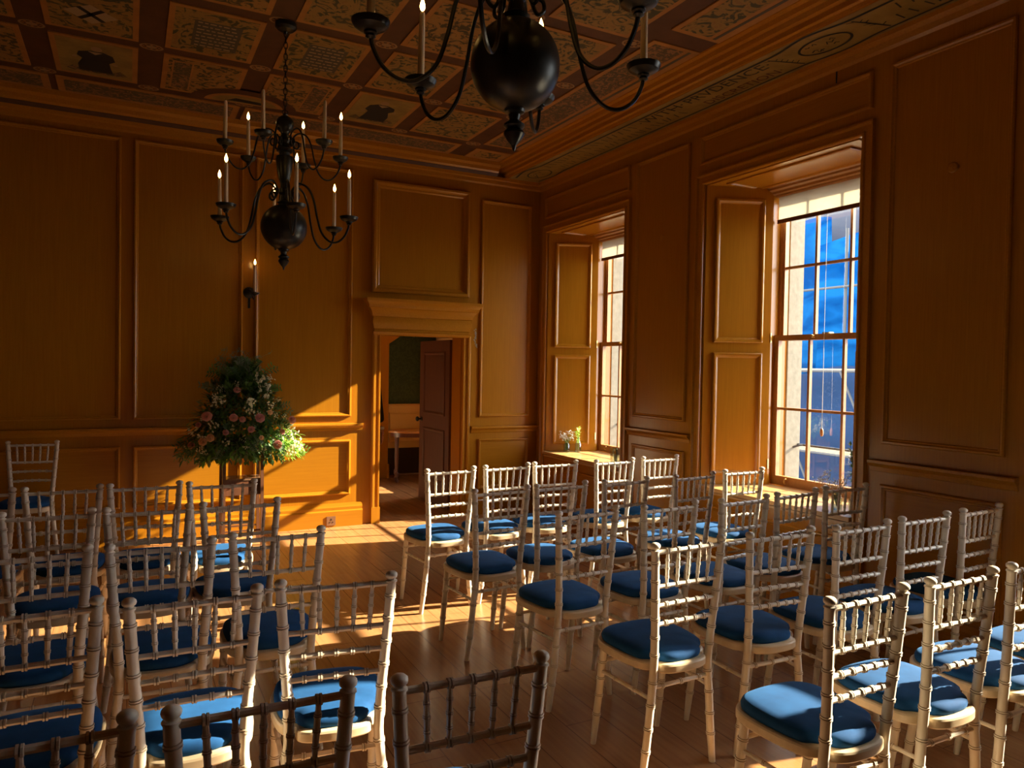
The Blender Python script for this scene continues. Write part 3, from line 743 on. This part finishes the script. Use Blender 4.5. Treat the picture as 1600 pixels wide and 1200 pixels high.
# ------------------------------------------------------------------ chandeliers and candles
def make_candle():
    o = thing('candle', 'candle', 'candle')
    m = MB(); m.lathe([(.0125, 0), (.0122, .06), (.0112, .16), (.0100, .232), (.0075, .240), (.003, .242)], (0, 0, 0), 12); m.build('wax_stick', M_wax, o)
    m = MB(); m.tube([(0, 0, .240), (.0006, 0, .252)], .0012, 5); m.build('wick', M_black, o)
    return o
def make_flame():
    m = MB(); m.lathe([(.001, .243), (.0070, .249), (.0100, .258), (.0088, .270), (.0050, .282), (.0008, .294)], (0, 0, 0), 10)
    return m
cand = make_candle(); cand_used = False
flame_mesh = None
def put_candle(loc, lit, label, group):
    global cand_used, flame_mesh
    c = copy_thing(cand) if cand_used else cand
    cand_used = True
    c.location = loc; c.rotation_euler = (R(random.uniform(-1, 1)), R(random.uniform(-1, 1)), random.uniform(0, 6))
    c['label'] = label
    if group: c['group'] = group
    for ch in list(c.children):
        if ch.name.startswith('flame') and not lit: bpy.data.objects.remove(ch)
    if lit and not any(ch.name.startswith('flame') for ch in c.children):
        if flame_mesh is None:
            fo = make_flame().build('flame', M_flame, c); flame_mesh = fo.data
        else:
            fo = bpy.data.objects.new('flame', flame_mesh); COL.objects.link(fo); fo.parent = c
    return c
CUP_H = .043
def make_chandelier(label, loc, chain_top, fa, ua, rl):
    t = thing('chandelier', label, 'chandelier', loc, 0, 'brass globe chandeliers')
    m = MB(); m.lathe([(.142 * math.sin(a), -.143 * math.cos(a)) for a in [PI * i / 28 for i in range(27)]] + [(.03, .150)], (0, 0, 0), 44); m.build('globe', M_iron, t, sharp=50)
    m = MB(); m.lathe([(.026, -.128), (.034, -.140), (.032, -.148), (.020, -.155), (.016, -.172), (.024, -.178), (.034, -.186), (.034, -.192), (.024, -.200), (.032, -.208), (.034, -.216), (.022, -.236), (.008, -.252), (.004, -.268), (0, -.272)][::-1], (0, 0, 0), 18); m.build('pendant', M_iron, t)
    m = MB(); m.lathe([(.03, .145), (.045, .155), (.03, .165), (.024, .20), (.036, .215), (.036, .24), (.026, .25), (.024, .275), (.034, .30), (.046, .36), (.053, .42), (.050, .445), (.032, .455), (.034, .47), (.050, .478), (.050, .492), (.034, .50), (.030, .53), (.040, .545), (.028, .56), (.024, .59), (.03, .60)], (0, 0, 0), 22); m.build('stem', M_iron, t)
    m = MB(); m.ball((0, 0, .648), .057, 20); m.lathe([(.012, .700), (.016, .71), (.008, .722)], (0, 0, 0), 10); m.build('top_ball', M_iron, t)
    m = MB(); z = .730; k = 0; top = chain_top - loc[2] - .05
    m.tube([(.018 * math.cos(a), 0, .724 + .014 * math.sin(a)) for a in [i * PI / 6 for i in range(12)]], .003, 5, closed=True)
    n = int((top - z) / .034); st = (top - z) / n
    for k in range(n):
        c = z + st * (k + .5)
        q = [(.011 * math.cos(a), .025 * math.sin(a)) for a in [i * PI / 5 for i in range(10)]]
        m.tube([((u, 0, c + v) if k % 2 else (0, u, c + v)) for u, v in q], .003, 5, closed=True)
    m.build('chain', M_iron, t)
    m = MB(); m.lathe([(.004, top - .02), (.012, top - .005), (.05, top + .005), (.066, top + .02), (.066, top + .045), (.0, top + .05)], (0, 0, 0), 22); m.build('canopy', M_iron, t)
    spots = []
    for tier, base, r0, zz in (('low', fa, .42, 0), ('up', ua, .355, 1)):
        for k in range(6):
            a = R(base + 60 * k); d = Vector((math.cos(a), math.sin(a), 0)); e = Vector((0, 0, 1))
            if not zz:
                prof = [(.075, .165), (.058, .175), (.052, .20), (.066, .222), (.090, .215), (.094, .188), (.075, .172), (.05, .185), (.03, .222), (.055, .262), (.105, .275), (.155, .245), (.19, .175), (.215, .06), (.245, -.035), (.295, -.088), (.345, -.092), (.388, -.060), (.413, -.01), (.42, .026)]
                prof = prof[2:7] + [(.060, .190), (.052, .225), (.075, .265)] + prof[10:]
                prof = [(r_ if r_ < .17 else .17 + (r_ - .17) * (rl - .17) / .25, z_) for r_, z_ in prof]
                zc = .026
            else:
                prof = [(.062, .50), (.052, .52), (.060, .545), (.082, .545), (.088, .52), (.072, .505), (.055, .525), (.055, .575), (.09, .605), (.135, .595), (.165, .54), (.185, .45), (.210, .375), (.250, .335), (.295, .34), (.335, .385), (.352, .43), (.355, .452)]
                zc = .452
            r0 = prof[-1][0]
            m = MB(); m.tube(catmull([d * r + e * z for r, z in prof], 5), .0068 if not zz else .0055, 7); arm = m.build('arm', M_iron, t)
            c = d * r0 + e * zc
            s = 1.0 if not zz else .88
            m = MB(); m.lathe([(.0075, -.012), (.016 * s, -.006), (.013 * s, .0), (.020 * s, .004), (.020 * s, .010), (.034 * s, .014), (.050 * s, .024), (.057 * s, .036), (.058 * s, .041), (.054 * s, .041), (.045 * s, .032), (.018, .028), (.018, .044), (.0135, .044), (.0135, .041)], c, 20); m.build('drip_pan', M_iron, arm)
            spots.append((tier, k, Vector(loc) + c + e * (CUP_H - .001)))
    return t, spots
def toward(loc): return math.degrees(math.atan2(-loc[1], -loc[0]))     # compass bearing from a lamp to the viewer
C2 = (.872, 4.83, 2.436); C1 = (1.084, 2.087, 2.528)
b2, b1 = toward(C2), toward(C1)
ch2, sp2 = make_chandelier('dark globe chandelier hanging near the door wall, wholly in view', C2, CZ, b2 + 9, b2 - 20, .42)
ch1, sp1 = make_chandelier('dark globe chandelier close overhead, only its lower half in view', C1, CZ, b1 - 12, b1 + 20, .455)
WH = ('front one', 'near right one', 'far right one', 'back one', 'far left one', 'near left one')
LIT2 = {('low', k) for k in range(6)} | {('up', 2), ('up', 3), ('up', 4)}
LIT1 = {('low', k) for k in range(6)} - {('low', 2), ('low', 5)} | {('up', k) for k in range(6)}
for sp, lit, nm in ((sp2, LIT2, 'small hanging chandelier'), (sp1, LIT1, 'big overhead chandelier')):
    for tier, k, p in sp:
        put_candle(p, (tier, k) in lit, '%s cream candle, %s tier of %s, %s' % ('lit' if (tier, k) in lit else 'unlit', 'lower' if tier == 'low' else 'upper', nm, WH[k]), 'candles of the ' + nm)
# wall sconce
t = thing('wall_sconce', 'black candle sconce on the narrow pilaster above the flowers', 'sconce', (.972, BY, 2.19))
m = MB(); m.lathe([(.052, 0), (.052, .006), (.040, .014), (.020, .020), (0, .022)], (0, -.001, .02), 20, axis=(0, -1, 0)); m.lathe([(.012, 0), (.012, .006), (0, .009)], (0, -.001, -.11), 10, axis=(0, -1, 0)); m.box(-.010, .010, -.008, -.001, -.12, .0); m.build('back_plate', M_iron, t)
m = MB(); m.tube(catmull([(0, -.015, .03), (0, -.05, .045), (.01, -.075, .02), (.02, -.075, -.02), (.028, -.10, -.045), (.032, -.125, -.02), (.032, -.125, .0)], 5), .006, 7); m.build('arm', M_iron, t)
m = MB(); m.lathe([(.0075, -.014), (.018, -.006), (.030, -.002), (.042, .008), (.044, .013), (.038, .012), (.016, .005), (.016, .020), (.0135, .020)], (.032, -.125, 0), 18); m.build('drip_pan', M_iron, t)
put_candle((.972 + .032, BY - .125, 2.19 + .0195), True, 'lit cream candle in the black wall sconce above the flowers', None)

# ------------------------------------------------------------------ flower stand and arrangement
M_stand = wood('stand_walnut', (.11, .042, .02), (.17, .068, .032), (40, 40, 3), .35)
SX, SY = .872, 6.70
t = thing('flower_stand', 'tall brown wooden stand with square legs carrying the flowers', 'stand', (SX, SY, 0))
for sx, sy in ((-1, -1), (1, -1), (-1, 1), (1, 1)):
    m = MB(); m.loops([[(sx * (.152 + .006 * q) + i * .0135, sy * (.112 + .004 * q) + j * .0135, z) for i, j in ((-1, -1), (1, -1), (1, 1), (-1, 1))] for z, q in ((0, 1), (.55, .3), (.80, 0))], True, True, True); m.build('leg', M_stand, t)
m = MB(); m.box(-.175, .175, -.135, .135, .80, .822); m.build('top', M_stand, t, smooth=False)
m = MB(); m.box(-.150, .150, -.112, .112, .565, .580); m.build('shelf', wood('shelf_walnut', (.17, .09, .05), (.24, .13, .07), (4, 40, 4), .22), t, smooth=False)
m = MB(); m.box(-.146, .146, -.108, -.092, .44, .565); m.box(-.146, .146, .092, .108, .47, .565); m.box(-.146, -.132, -.092, .092, .47, .565); m.box(.132, .146, -.092, .092, .47, .565); m.build('apron', M_stand, t, smooth=False)
m = MB(); m.box(-.148, .148, -.116, -.104, .125, .140); m.box(-.148, .148, .104, .116, .125, .140); m.build('stretcher', M_stand, t, smooth=False)

def leafm(name, c1, c2, rough=.45):
    m = mat(name, c1, rough, 0, .4)
    noise_col(m, c1, c2, (1, 1, 1), 9, 3, .35, .65)
    b = m.node_tree.nodes['Principled BSDF']
    n = m.node_tree.nodes; L = m.node_tree.links
    tr = n.new('ShaderNodeBsdfTranslucent'); mx = n.new('ShaderNodeMixShader'); mx.inputs['Fac'].default_value = .35
    tr.inputs['Color'].default_value = (min(1, c2[0] * 1.6), min(1, c2[1] * 1.6), c2[2], 1)
    o = [q for q in n if q.type == 'OUTPUT_MATERIAL'][0]
    L.new(b.outputs[0], mx.inputs[1]); L.new(tr.outputs[0], mx.inputs[2]); L.new(mx.outputs[0], o.inputs['Surface'])
    return m
M_leaf = [leafm('leaf_deep', (.022, .060, .016), (.045, .105, .028)), leafm('leaf_mid', (.06, .15, .03), (.11, .24, .05)), leafm('leaf_fresh', (.15, .32, .05), (.25, .46, .08)), leafm('leaf_grey', (.08, .12, .07), (.14, .19, .11))]
M_pink = [leafm('rose_pink', (.55, .20, .18), (.70, .33, .28)), leafm('rose_mauve', (.42, .16, .17), (.58, .27, .27)), leafm('rose_peach', (.68, .30, .15), (.80, .45, .27))]
M_white = leafm('petal_cream', (.70, .62, .38), (.85, .80, .60))
def leaf(m, p, d, up, L, W, mi=0, curl=.25):
    d = d.normalized(); s = d.cross(up)
    s = s.normalized() if s.length > 1e-4 else d.orthogonal().normalized(); n = s.cross(d)
    pts = []
    for tt, wd in ((0, .08), (.3, .85), (.62, .9), (1, 0)):
        c = p + d * (L * tt) - n * (curl * L * tt * tt)
        pts += [c + s * (W * wd / 2) + n * (W * .12 * wd), c, c - s * (W * wd / 2) + n * (W * .12 * wd)]
    m.add(pts, [(0, 1, 4, 3), (1, 2, 5, 4), (3, 4, 7, 6), (4, 5, 8, 7), (6, 7, 10), (7, 8, 10)], mi)
def rv(z0=-1, z1=1):
    while True:
        v = Vector((random.uniform(-1, 1), random.uniform(-1, 1), random.uniform(z0, z1)))
        if .05 < v.length < 1: return v.normalized()
FX, FYY, FZ = SX, SY - .02, .83
t = thing('flower_arrangement', 'large mixed arrangement of roses and foliage on the wooden stand', 'flowers', (FX, FYY, FZ - .006))
def clampy(y): return min(y, .19)
m = MB(); m.lathe([(.07, 0), (.10, .01), (.13, .06), (.14, .10), (.13, .10), (.12, .06)], (0, 0, 0), 20); m.build('bowl', M_black, t)
def hull(az, h):           # rough outline radius of the dome at height h (0..1)
    return (.50 * (1 - h) ** .62 + .03)
rng = random.Random(3)
m = MB()
for i in range(5200):
    h = rng.random() ** 1.25; az = rng.uniform(0, 2 * PI); rr = hull(az, h) * rng.uniform(.35, 1.0)
    p = Vector((rr * math.cos(az), clampy(rr * .55 * math.sin(az)), -.045 + .77 * h + rng.uniform(-.05, .04)))
    d = Vector((p.x, p.y * 1.4, (p.z - .18) * 1.1)) + rv() * .30
    ln = rng.uniform(.035, .08)
    if p.x > .30 and p.z < .17: mi = 2
    else: mi = rng.choice((0, 0, 0, 1, 1, 3))
    leaf(m, p, d, Vector((0, 0, 1)), ln, ln * rng.uniform(.28, .5), mi)
# sprays: fine stems with small leaves that break the outline
for i in range(75):
    az = rng.uniform(0, 2 * PI); h = rng.choice((0, .05, .1, .2, .35, .5, .7, .85, .95)); rr = hull(az, h) * .78
    p = Vector((rr * math.cos(az), clampy(rr * .5 * math.sin(az)), 0 + .72 * h))
    d = Vector((math.cos(az), .5 * math.sin(az), -.25 + 1.6 * h * h)).normalized() + rv() * .2
    L = rng.uniform(.09, .18); q = [p]
    for k in range(6):
        d = (d + Vector((0, 0, -.07)) + rv() * .06).normalized(); nxt = q[-1] + d * L / 6; nxt.y = clampy(nxt.y); q.append(nxt)
    m.tube(q, .0018, 4, 0)
    mi = 2 if (p.x > .28 and h < .15) else rng.choice((0, 1, 3))
    for k in range(1, 7):
        for s in (1, -1):
            dd = (q[k] - q[k - 1]).normalized(); sd = dd.cross(Vector((0, 1, 0))).normalized() * s
            leaf(m, q[k], dd * .6 + sd, Vector((0, -1, 0)), rng.uniform(.025, .045), rng.uniform(.009, .016), mi)
m.v = [(x, min(y, .20), z) for x, y, z in m.v]
# feathery stems above
for i in range(16):
    x = rng.uniform(-.14, .10); p = Vector((x, rng.uniform(-.05, .12), .56)); q = [p + Vector((rng.uniform(-.02, .02) * k + x * .15 * k, 0, rng.uniform(.045, .06) * k)) for k in range(6)]
    m.tube(q, .0014, 4, 3)
    for k in range(1, 6):
        for s in range(4): leaf(m, q[k], rv(), Vector((0, -1, 0)), .03, .004, 3)
m.build('foliage', M_leaf, t, recalc=False, sharp=180)
def rose_mb(rmax):
    m = MB(); rg = random.Random(11)
    for layer, (n, rad, tilt, wd) in enumerate(((3, .25, 1.35, .5), (5, .5, 1.1, .6), (6, .75, .75, .7), (7, 1.0, .4, .75))):
        for k in range(n):
            a = 2 * PI * k / n + layer * .7; d = Vector((math.cos(a), math.sin(a), 0)); s = Vector((-math.sin(a), math.cos(a), 0))
            rings = []
            for tt in (0, .35, .7, 1.0):
                r_ = rad * (.25 + .75 * tt) * rmax; z = rmax * (math.sin(tilt) * tt * .75 - (0.18 * tt ** 3 if layer > 1 else 0))
                wv = wd * rmax * (.35, .85, 1.0, .6)[int(tt * 3.01)] * .5 * (1.2 if layer else .8)
                rings.append([d * r_ * .94 - s * wv + Vector((0, 0, z + rmax * .03)), d * r_ + Vector((0, 0, z)), d * r_ * .94 + s * wv + Vector((0, 0, z + rmax * .03))])
            m.loops(rings, False)
    return m
def blossom_mb(n, r, seed):
    m = MB(); rg = random.Random(seed)
    for k in range(n):
        c = Vector((rg.uniform(-1, 1), rg.uniform(-1, 1), rg.uniform(-.6, .8))) * r
        for j in range(5):
            a = j * 2 * PI / 5 + k; d = Vector((math.cos(a), math.sin(a), .5))
            leaf(m, c, d, Vector((0, 0, 1)), r * .45, r * .34, 0, -.2)
    return m
# roses and blossoms set where the photograph shows them (offsets from the stand top: x, depth, z)
ROSES = [(-.30, -.20, .30, .045, 0), (-.10, -.25, .29, .036, 0), (.105, -.27, .285, .042, 1), (.395, -.13, .255, .036, 1), (.255, -.24, .055, .040, 0), (-.33, -.20, .095, .036, 2), (-.275, -.22, .125, .034, 2), (-.06, -.13, .515, .032, 0), (-.41, -.12, .06, .030, 1), (-.03, -.25, .275, .028, 0), (.30, -.2, .16, .026, 0), (.04, -.24, .19, .030, 1), (.19, -.25, .33, .024, 2), (-.16, -.25, .17, .026, 1), (.12, -.27, .12, .022, 2), (-.36, -.15, .23, .024, 1)]
rmesh = {}
for x, y, z, r_, ci in ROSES:
    if ci not in rmesh:
        o = rose_mb(.04).build('rose', M_pink[ci], t, recalc=False, sharp=180); rmesh[ci] = o.data
    else:
        o = bpy.data.objects.new('rose', rmesh[ci]); COL.objects.link(o); o.parent = t
    o.location = (x, y, z); o.scale = (r_ / .04,) * 3
    o.rotation_euler = Vector((x * .5, -.75, .25 + (z - .2))).to_track_quat('Z', 'Y').to_euler()
BLOS = [(-.20, -.18, .43, .045), (-.24, -.17, .46, .030), (.02, -.24, .38, .045), (.04, -.22, .42, .03), (-.24, -.22, .225, .038), (-.40, -.13, .19, .04), (.16, -.10, .56, .05), (.18, -.10, .50, .05), (.13, -.08, .62, .04), (.22, -.06, .61, .03), (.40, -.17, .13, .05), (.44, -.16, .06, .055), (.38, -.20, .00, .045), (.47, -.12, .0, .03), (.20, -.22, .40, .028), (-.34, -.18, .13, .03)]
rng = random.Random(21)
for k in range(26):
    az = rng.uniform(-2.9, -.25); h = rng.uniform(.02, .8); rr = hull(az, h) * .93
    BLOS.append((rr * math.cos(az), rr * .52 * math.sin(az), -.02 + .74 * h, rng.uniform(.016, .030)))
bmesh_ = None
for k, (x, y, z, r_) in enumerate(BLOS):
    if bmesh_ is None:
        o = blossom_mb(11, .045, 5).build('blossom', M_white, t, recalc=False, sharp=180); bmesh_ = o.data
    else:
        o = bpy.data.objects.new('blossom', bmesh_); COL.objects.link(o); o.parent = t
    o.location = (x, y, z); o.scale = (r_ / .045,) * 3; o.rotation_euler = (k * .7, k * 1.3, k)

# ------------------------------------------------------------------ bottles and flowers on the sills
def bottle(label, loc, prof, group=None, name='glass_bottle'):
    t = thing(name, label, 'bottle' if name == 'glass_bottle' else 'glass', loc, 0, group)
    inner = [(max(r_ - .0025, .001), z + (.004 if i == 0 else 0)) for i, (r_, z) in enumerate(prof)][::-1]
    m = MB(); S = 16; rings = []
    for r_, z in prof + inner: rings.append([(r_ * math.cos(2 * PI * i / S), r_ * math.sin(2 * PI * i / S), z) for i in range(S)])
    m.loops(rings, True, True, True); m.build('glass', M_jar, t)
    return t
SZ = .6712
JAR = [(.028, 0), (.034, .004), (.034, .075), (.027, .092), (.022, .100), (.024, .112)]
BOT = [(.030, 0), (.034, .004), (.034, .085), (.024, .112), (.014, .128), (.013, .165), (.016, .172)]
def water(t, r_, h):
    m = MB(); m.lathe([(r_, .005), (r_, h)], (0, 0, 0), 14); m.build('water', M_jar, t)
t = bottle('small glass jar holding gypsophila on the far window sill', (4.19, 6.71, SZ), JAR)
m = MB()
rng = random.Random(5)
for i in range(26):
    e = Vector((rng.uniform(-.075, .075), rng.uniform(-.075, .075), rng.uniform(.14, .215)))
    q = [Vector((rng.uniform(-.012, .012), rng.uniform(-.012, .012), .02)), Vector((e.x * .25, e.y * .25, .11)), e]
    m.tube(q, .0009, 4, 0)
    for k in range(5):
        c = e + Vector((rng.uniform(-1, 1), rng.uniform(-1, 1), rng.uniform(-1, 1))) * .02
        for j in range(4): leaf(m, c, rv(), Vector((0, 0, 1)), .009, .009, 1)
m.build('gypsophila', [M_leaf[1], mat('gypsophila_white', (.85, .85, .78), .7)], t, recalc=False, sharp=180)
def greens(t, seed, h, spread, n, mats, ll):
    rng = random.Random(seed); m = MB()
    for i in range(n):
        e = Vector((rng.uniform(-spread, spread), rng.uniform(-spread, spread), h * rng.uniform(.75, 1)))
        q = [Vector((0, 0, .02)), Vector((e.x * .1, e.y * .1, h * .45)), e]; q = catmull(q, 4)
        m.tube(q, .0015, 4, 0)
        for k in range(3, len(q)):
            for s in range(3): leaf(m, q[k], rv(-.1, 1) + (q[k] - q[k - 1]).normalized() * .6, Vector((0, 0, 1)), ll * rng.uniform(.7, 1.2), ll * .4, rng.choice(range(len(mats))))
    m.build('sprig', mats, t, recalc=False, sharp=180)
t = bottle('slim necked glass bottle with a yellow-green sprig on the far sill', (4.30, 6.655, SZ), BOT)
greens(t, 8, .265, .025, 5, [M_leaf[2], leafm('sprig_yellow', (.55, .60, .15), (.75, .78, .3))], .034)
TUM = [(.030, 0), (.033, .004), (.036, .15)]
bottle('tall clear glass on the far sill by its near reveal', (4.10, 5.72, SZ), TUM, name='drinking_glass')
bottle('tall clear glass on the far sill, nearer the reveal panelling', (4.085, 5.64, SZ), TUM, name='drinking_glass')
t = bottle('glass jar with dried gypsophila on the large window sill', (4.13, 3.26, SZ), JAR)
m = MB(); rng = random.Random(9)
for i in range(30):
    e = Vector((rng.uniform(-.05, .05), rng.uniform(-.10, .15), rng.uniform(.13, .24)))
    m.tube([Vector((0, 0, .02)), Vector((e.x * .25, e.y * .25, .11)), e], .0009, 4, 0)
    for k in range(5):
        c = e + Vector((rng.uniform(-1, 1), rng.uniform(-1, 1), rng.uniform(-1, 1))) * .02
        for j in range(4): leaf(m, c, rv(), Vector((0, 0, 1)), .008, .008, 1)
m.build('gypsophila', [M_leaf[3], mat('gypsophila_dry', (.62, .60, .48), .7)], t, recalc=False, sharp=180)
t = bottle('glass bottle with tall green sprigs at the near end of the sill', (4.11, 3.115, SZ), BOT)
greens(t, 12, .43, .05, 6, [M_leaf[0], M_leaf[3], M_leaf[1]], .045)
t = bottle('squat amber-tinted jar between the two flower jars', (4.20, 3.165, SZ), [(.026, 0), (.030, .004), (.030, .06), (.02, .075), (.022, .085)])
m = MB(); m.lathe([(.0265, .005), (.0268, .045)], (0, 0, 0), 14); m.build('amber_filling', mat('amber', (.45, .16, .03), .3), t)

# ------------------------------------------------------------------ person half hidden behind the door casing
t = thing('person', 'person in dark suit with white cuff, half hidden behind the doorway casing', 'person', (2.225, 7.86, 0))
def skin(name, V_, E_, rads, mt, parent, sub=2):
    me = bpy.data.meshes.new(name); me.from_pydata(V_, E_, []); me.update(); me.materials.append(mt)
    o = bpy.data.objects.new(name, me); COL.objects.link(o); o.parent = parent
    md = o.modifiers.new('skin', 'SKIN'); md.use_smooth_shade = True
    for i, r_ in enumerate(rads): me.skin_vertices[0].data[i].radius = (r_, r_) if not hasattr(r_, '__len__') else r_
    me.skin_vertices[0].data[0].use_root = True
    s = o.modifiers.new('sub', 'SUBSURF'); s.levels = sub; s.render_levels = sub
    return o
M_skin = mat('skin', (.52, .27, .18), .55, 0, .4); M_suit = mat('suit_cloth', (.012, .013, .018), .8)
M_cuff = mat('white_cotton', (.8, .78, .74), .7); M_hair = mat('hair_dark', (.03, .02, .012), .6)
skin('body', [(0, 0, .96), (0, .0, 1.12), (0, -.01, 1.28), (0, 0, 1.42), (0, .0, 1.50), (0, -.01, 1.575), (0, -.015, 1.64), (0, -.015, 1.72)], [(i, i + 1) for i in range(7)],
     [(.16, .11), (.15, .105), (.17, .115), (.15, .10), (.058, .058), (.062, .068), (.077, .095), (.06, .075)], M_skin, t)
skin('jacket', [(0, 0, .92), (0, 0, 1.10), (0, 0, 1.28), (0, 0, 1.41), (.17, 0, 1.40), (.215, .01, 1.15), (.245, -.02, .93), (-.17, 0, 1.40), (-.215, .01, 1.15), (-.245, -.02, .93)],
     [(0, 1), (1, 2), (2, 3), (3, 4), (4, 5), (5, 6), (3, 7), (7, 8), (8, 9)], [(.185, .125), (.17, .12), (.19, .13), (.12, .10), .078, .062, .050, .078, .062, .050], M_suit, t)
skin('trousers', [(0, 0, .96), (.10, 0, .88), (.11, -.01, .50), (.115, .01, .09), (-.10, 0, .88), (-.11, -.01, .50), (-.115, .01, .09)], [(0, 1), (1, 2), (2, 3), (0, 4), (4, 5), (5, 6)], [(.15, .11), .095, .072, .058, .095, .072, .058], M_suit, t)
for s in (1, -1):
    m = MB(); m.lathe([(.034, 0), (.036, .006), (.036, .028), (.030, .030)], (s * .250, -.028, .862), 14); m.build('cuff', M_cuff, t)
    wv = [(s * .250, -.028, .90), (s * .253, -.032, .84), (s * .255, -.040, .785)]
    hand = skin('hand', wv, [(0, 1), (1, 2)], [.026, (.024, .030), (.018, .040)], M_skin, t)
    for k, (dy, ln) in enumerate(((-.032, .070), (-.011, .080), (.011, .074), (.031, .058))):
        b = Vector((s * .255, -.042 + dy, .775))
        skin('finger', [tuple(b + Vector((0, 0, .02))), tuple(b + Vector((s * .002, 0, -.005))), tuple(b + Vector((-s * .004, -.004, -ln * .5))), tuple(b + Vector((-s * .016, -.008, -ln)))], [(0, 1), (1, 2), (2, 3)], [.010, .0095, .0085, .0065], M_skin, hand, 1)
    skin('thumb', [(s * .25, -.055, .83), (s * .245, -.082, .80), (s * .238, -.095, .765), (s * .234, -.098, .742)], [(0, 1), (1, 2), (2, 3)], [.013, .012, .010, .008], M_skin, hand, 1)
    m = MB(); m.lathe([(0, 0), (.045, .004), (.05, .03), (.045, .06), (.03, .085)], (s * .115, -.02, 0), 14); m.v = [(x, -.02 + (y + .02) * (1.0 if y > -.02 else 2.6), z if y > -.03 else z * .7) for x, y, z in m.v]; m.build('shoe', M_black, t)
m = MB(); m.ball((0, .005, 1.71), .098, 18, 0, 1.05); m.v = [(x, max(y, -.055 + (1.75 - z) * .6), max(z, 1.62)) for x, y, z in m.v]; m.build('hair', M_hair, t)
m = MB(); m.lathe([(.020, 0), (.013, .022), (.006, .045)], (0, -.098, 1.63), 8); m.ball((.032, -.085, 1.665), .011, 8); m.ball((-.032, -.085, 1.665), .011, 8); m.ball((0, -.083, 1.60), .020, 8, 0, .3); m.ball((.078, 0, 1.655), .024, 8); m.ball((-.078, 0, 1.655), .024, 8); m.build('face', M_skin, t)

# ------------------------------------------------------------------ outside
M_street = mat('street', (.12, .12, .12), .9); M_fac = mat('facade_grey', (.045, .05, .065), .9)
struct(MB().box(4.9, 60, -30, 60, -4.2, -4.0).build('ground', M_street, smooth=False))
def sheet(name, label, x, y0, y1, z0, z1, seed, amp=.18, mt=None):
    rg = random.Random(seed); ny, nz = 40, 26; ph = [rg.uniform(0, 6) for _ in range(6)]
    m = MB(); rows = []
    for j in range(nz + 1):
        row = []
        for i in range(ny + 1):
            y = y0 + (y1 - y0) * i / ny; z = z0 + (z1 - z0) * j / nz
            dx = amp * (math.sin(1.3 * y + ph[0] + .6 * z) * .5 + math.sin(2.9 * y + ph[1]) * .25 + math.sin(1.9 * z + ph[2] + y) * .35)
            row.append((x + dx, y, z + (.12 * math.sin(2 * y + ph[3]) if j == nz else 0)))
        rows.append(row)
    m.loops(rows, False)
    return tag(m.build(name, mt or M_tarp, recalc=False, sharp=180), label, 'sheeting')
sheet('scaffold_sheet', 'bright blue sheeting over the scaffold seen through the large window', 13.1, 6.0, 10.9, -4.0, 4.35, 1)
sheet('scaffold_sheet', 'lower grey-blue sheeting across the road, greyed to carry window-glass haze', 12.75, 6.0, 15, -4.0, 1.6, 2, .08, M_tarp2)
sheet('scaffold_sheet', 'blue sheeting bay nearest the window edge, behind poles', 13.6, 11.0, 15.0, -4.0, 4.9, 3)
t = thing('scaffold', 'steel pole scaffolding in front of the building across the street', 'scaffold', (12.0, 10, -4))
for k, y in enumerate((-4.2, -2.4, -.6, 1.2, 3.0)):
    m = MB(); m.tube([(0, y, 0), (0, y, 8.3)], .028, 8); m.build('pole', M_pole, t)
for z in (2.0, 4.0, 5.6, 7.2):
    m = MB(); m.tube([(-.06, -4.4, z), (-.06, 3.4, z)], .024, 8); m.build('ledger', M_pole, t)
for a, b in ((-2.4, -.6), (-.6, 1.2), (-.6, -2.4)):
    m = MB(); m.tube([(-.1, a, 2.0), (-.1, b, 5.6)], .022, 8); m.build('diagonal_brace', M_pole, t)
m = MB()
for z in (4.0, 5.6): m.box(.1, .5, -4.2, 3.2, z, z + .05)
m.build('walkway', mat('scaffold_board', (.32, .25, .15), .9), t, smooth=False)
tag(MB().box(14.2, 17, 7.6, 9.4, -4, 5.0).box(14.2, 17, 9.4, 22, -4, 7.5).build('building', M_fac, smooth=False), 'grey building behind the blue sheeting across the street', 'building')
# guard bar across the large window, outside
for yc, lb in ((WINS[1], 'iron guard bar outside the large window'), (WINS[0], 'iron guard bar outside the far window')):
    t = thing('guard_bar', lb, 'bar', (4.86, yc, .98), 0, 'window guard bars')
    m = MB(); m.tube([(0, -.474, 0), (0, .474, 0)], .009, 8); m.build('bar', M_pole, t)
    for s in (-1, 1):
        m = MB(); m.tube([(-.055, s * .474, -.02), (-.03, s * .44, -.004), (0, s * .42, 0)], .008, 6); m.build('bracket', M_pole, t)
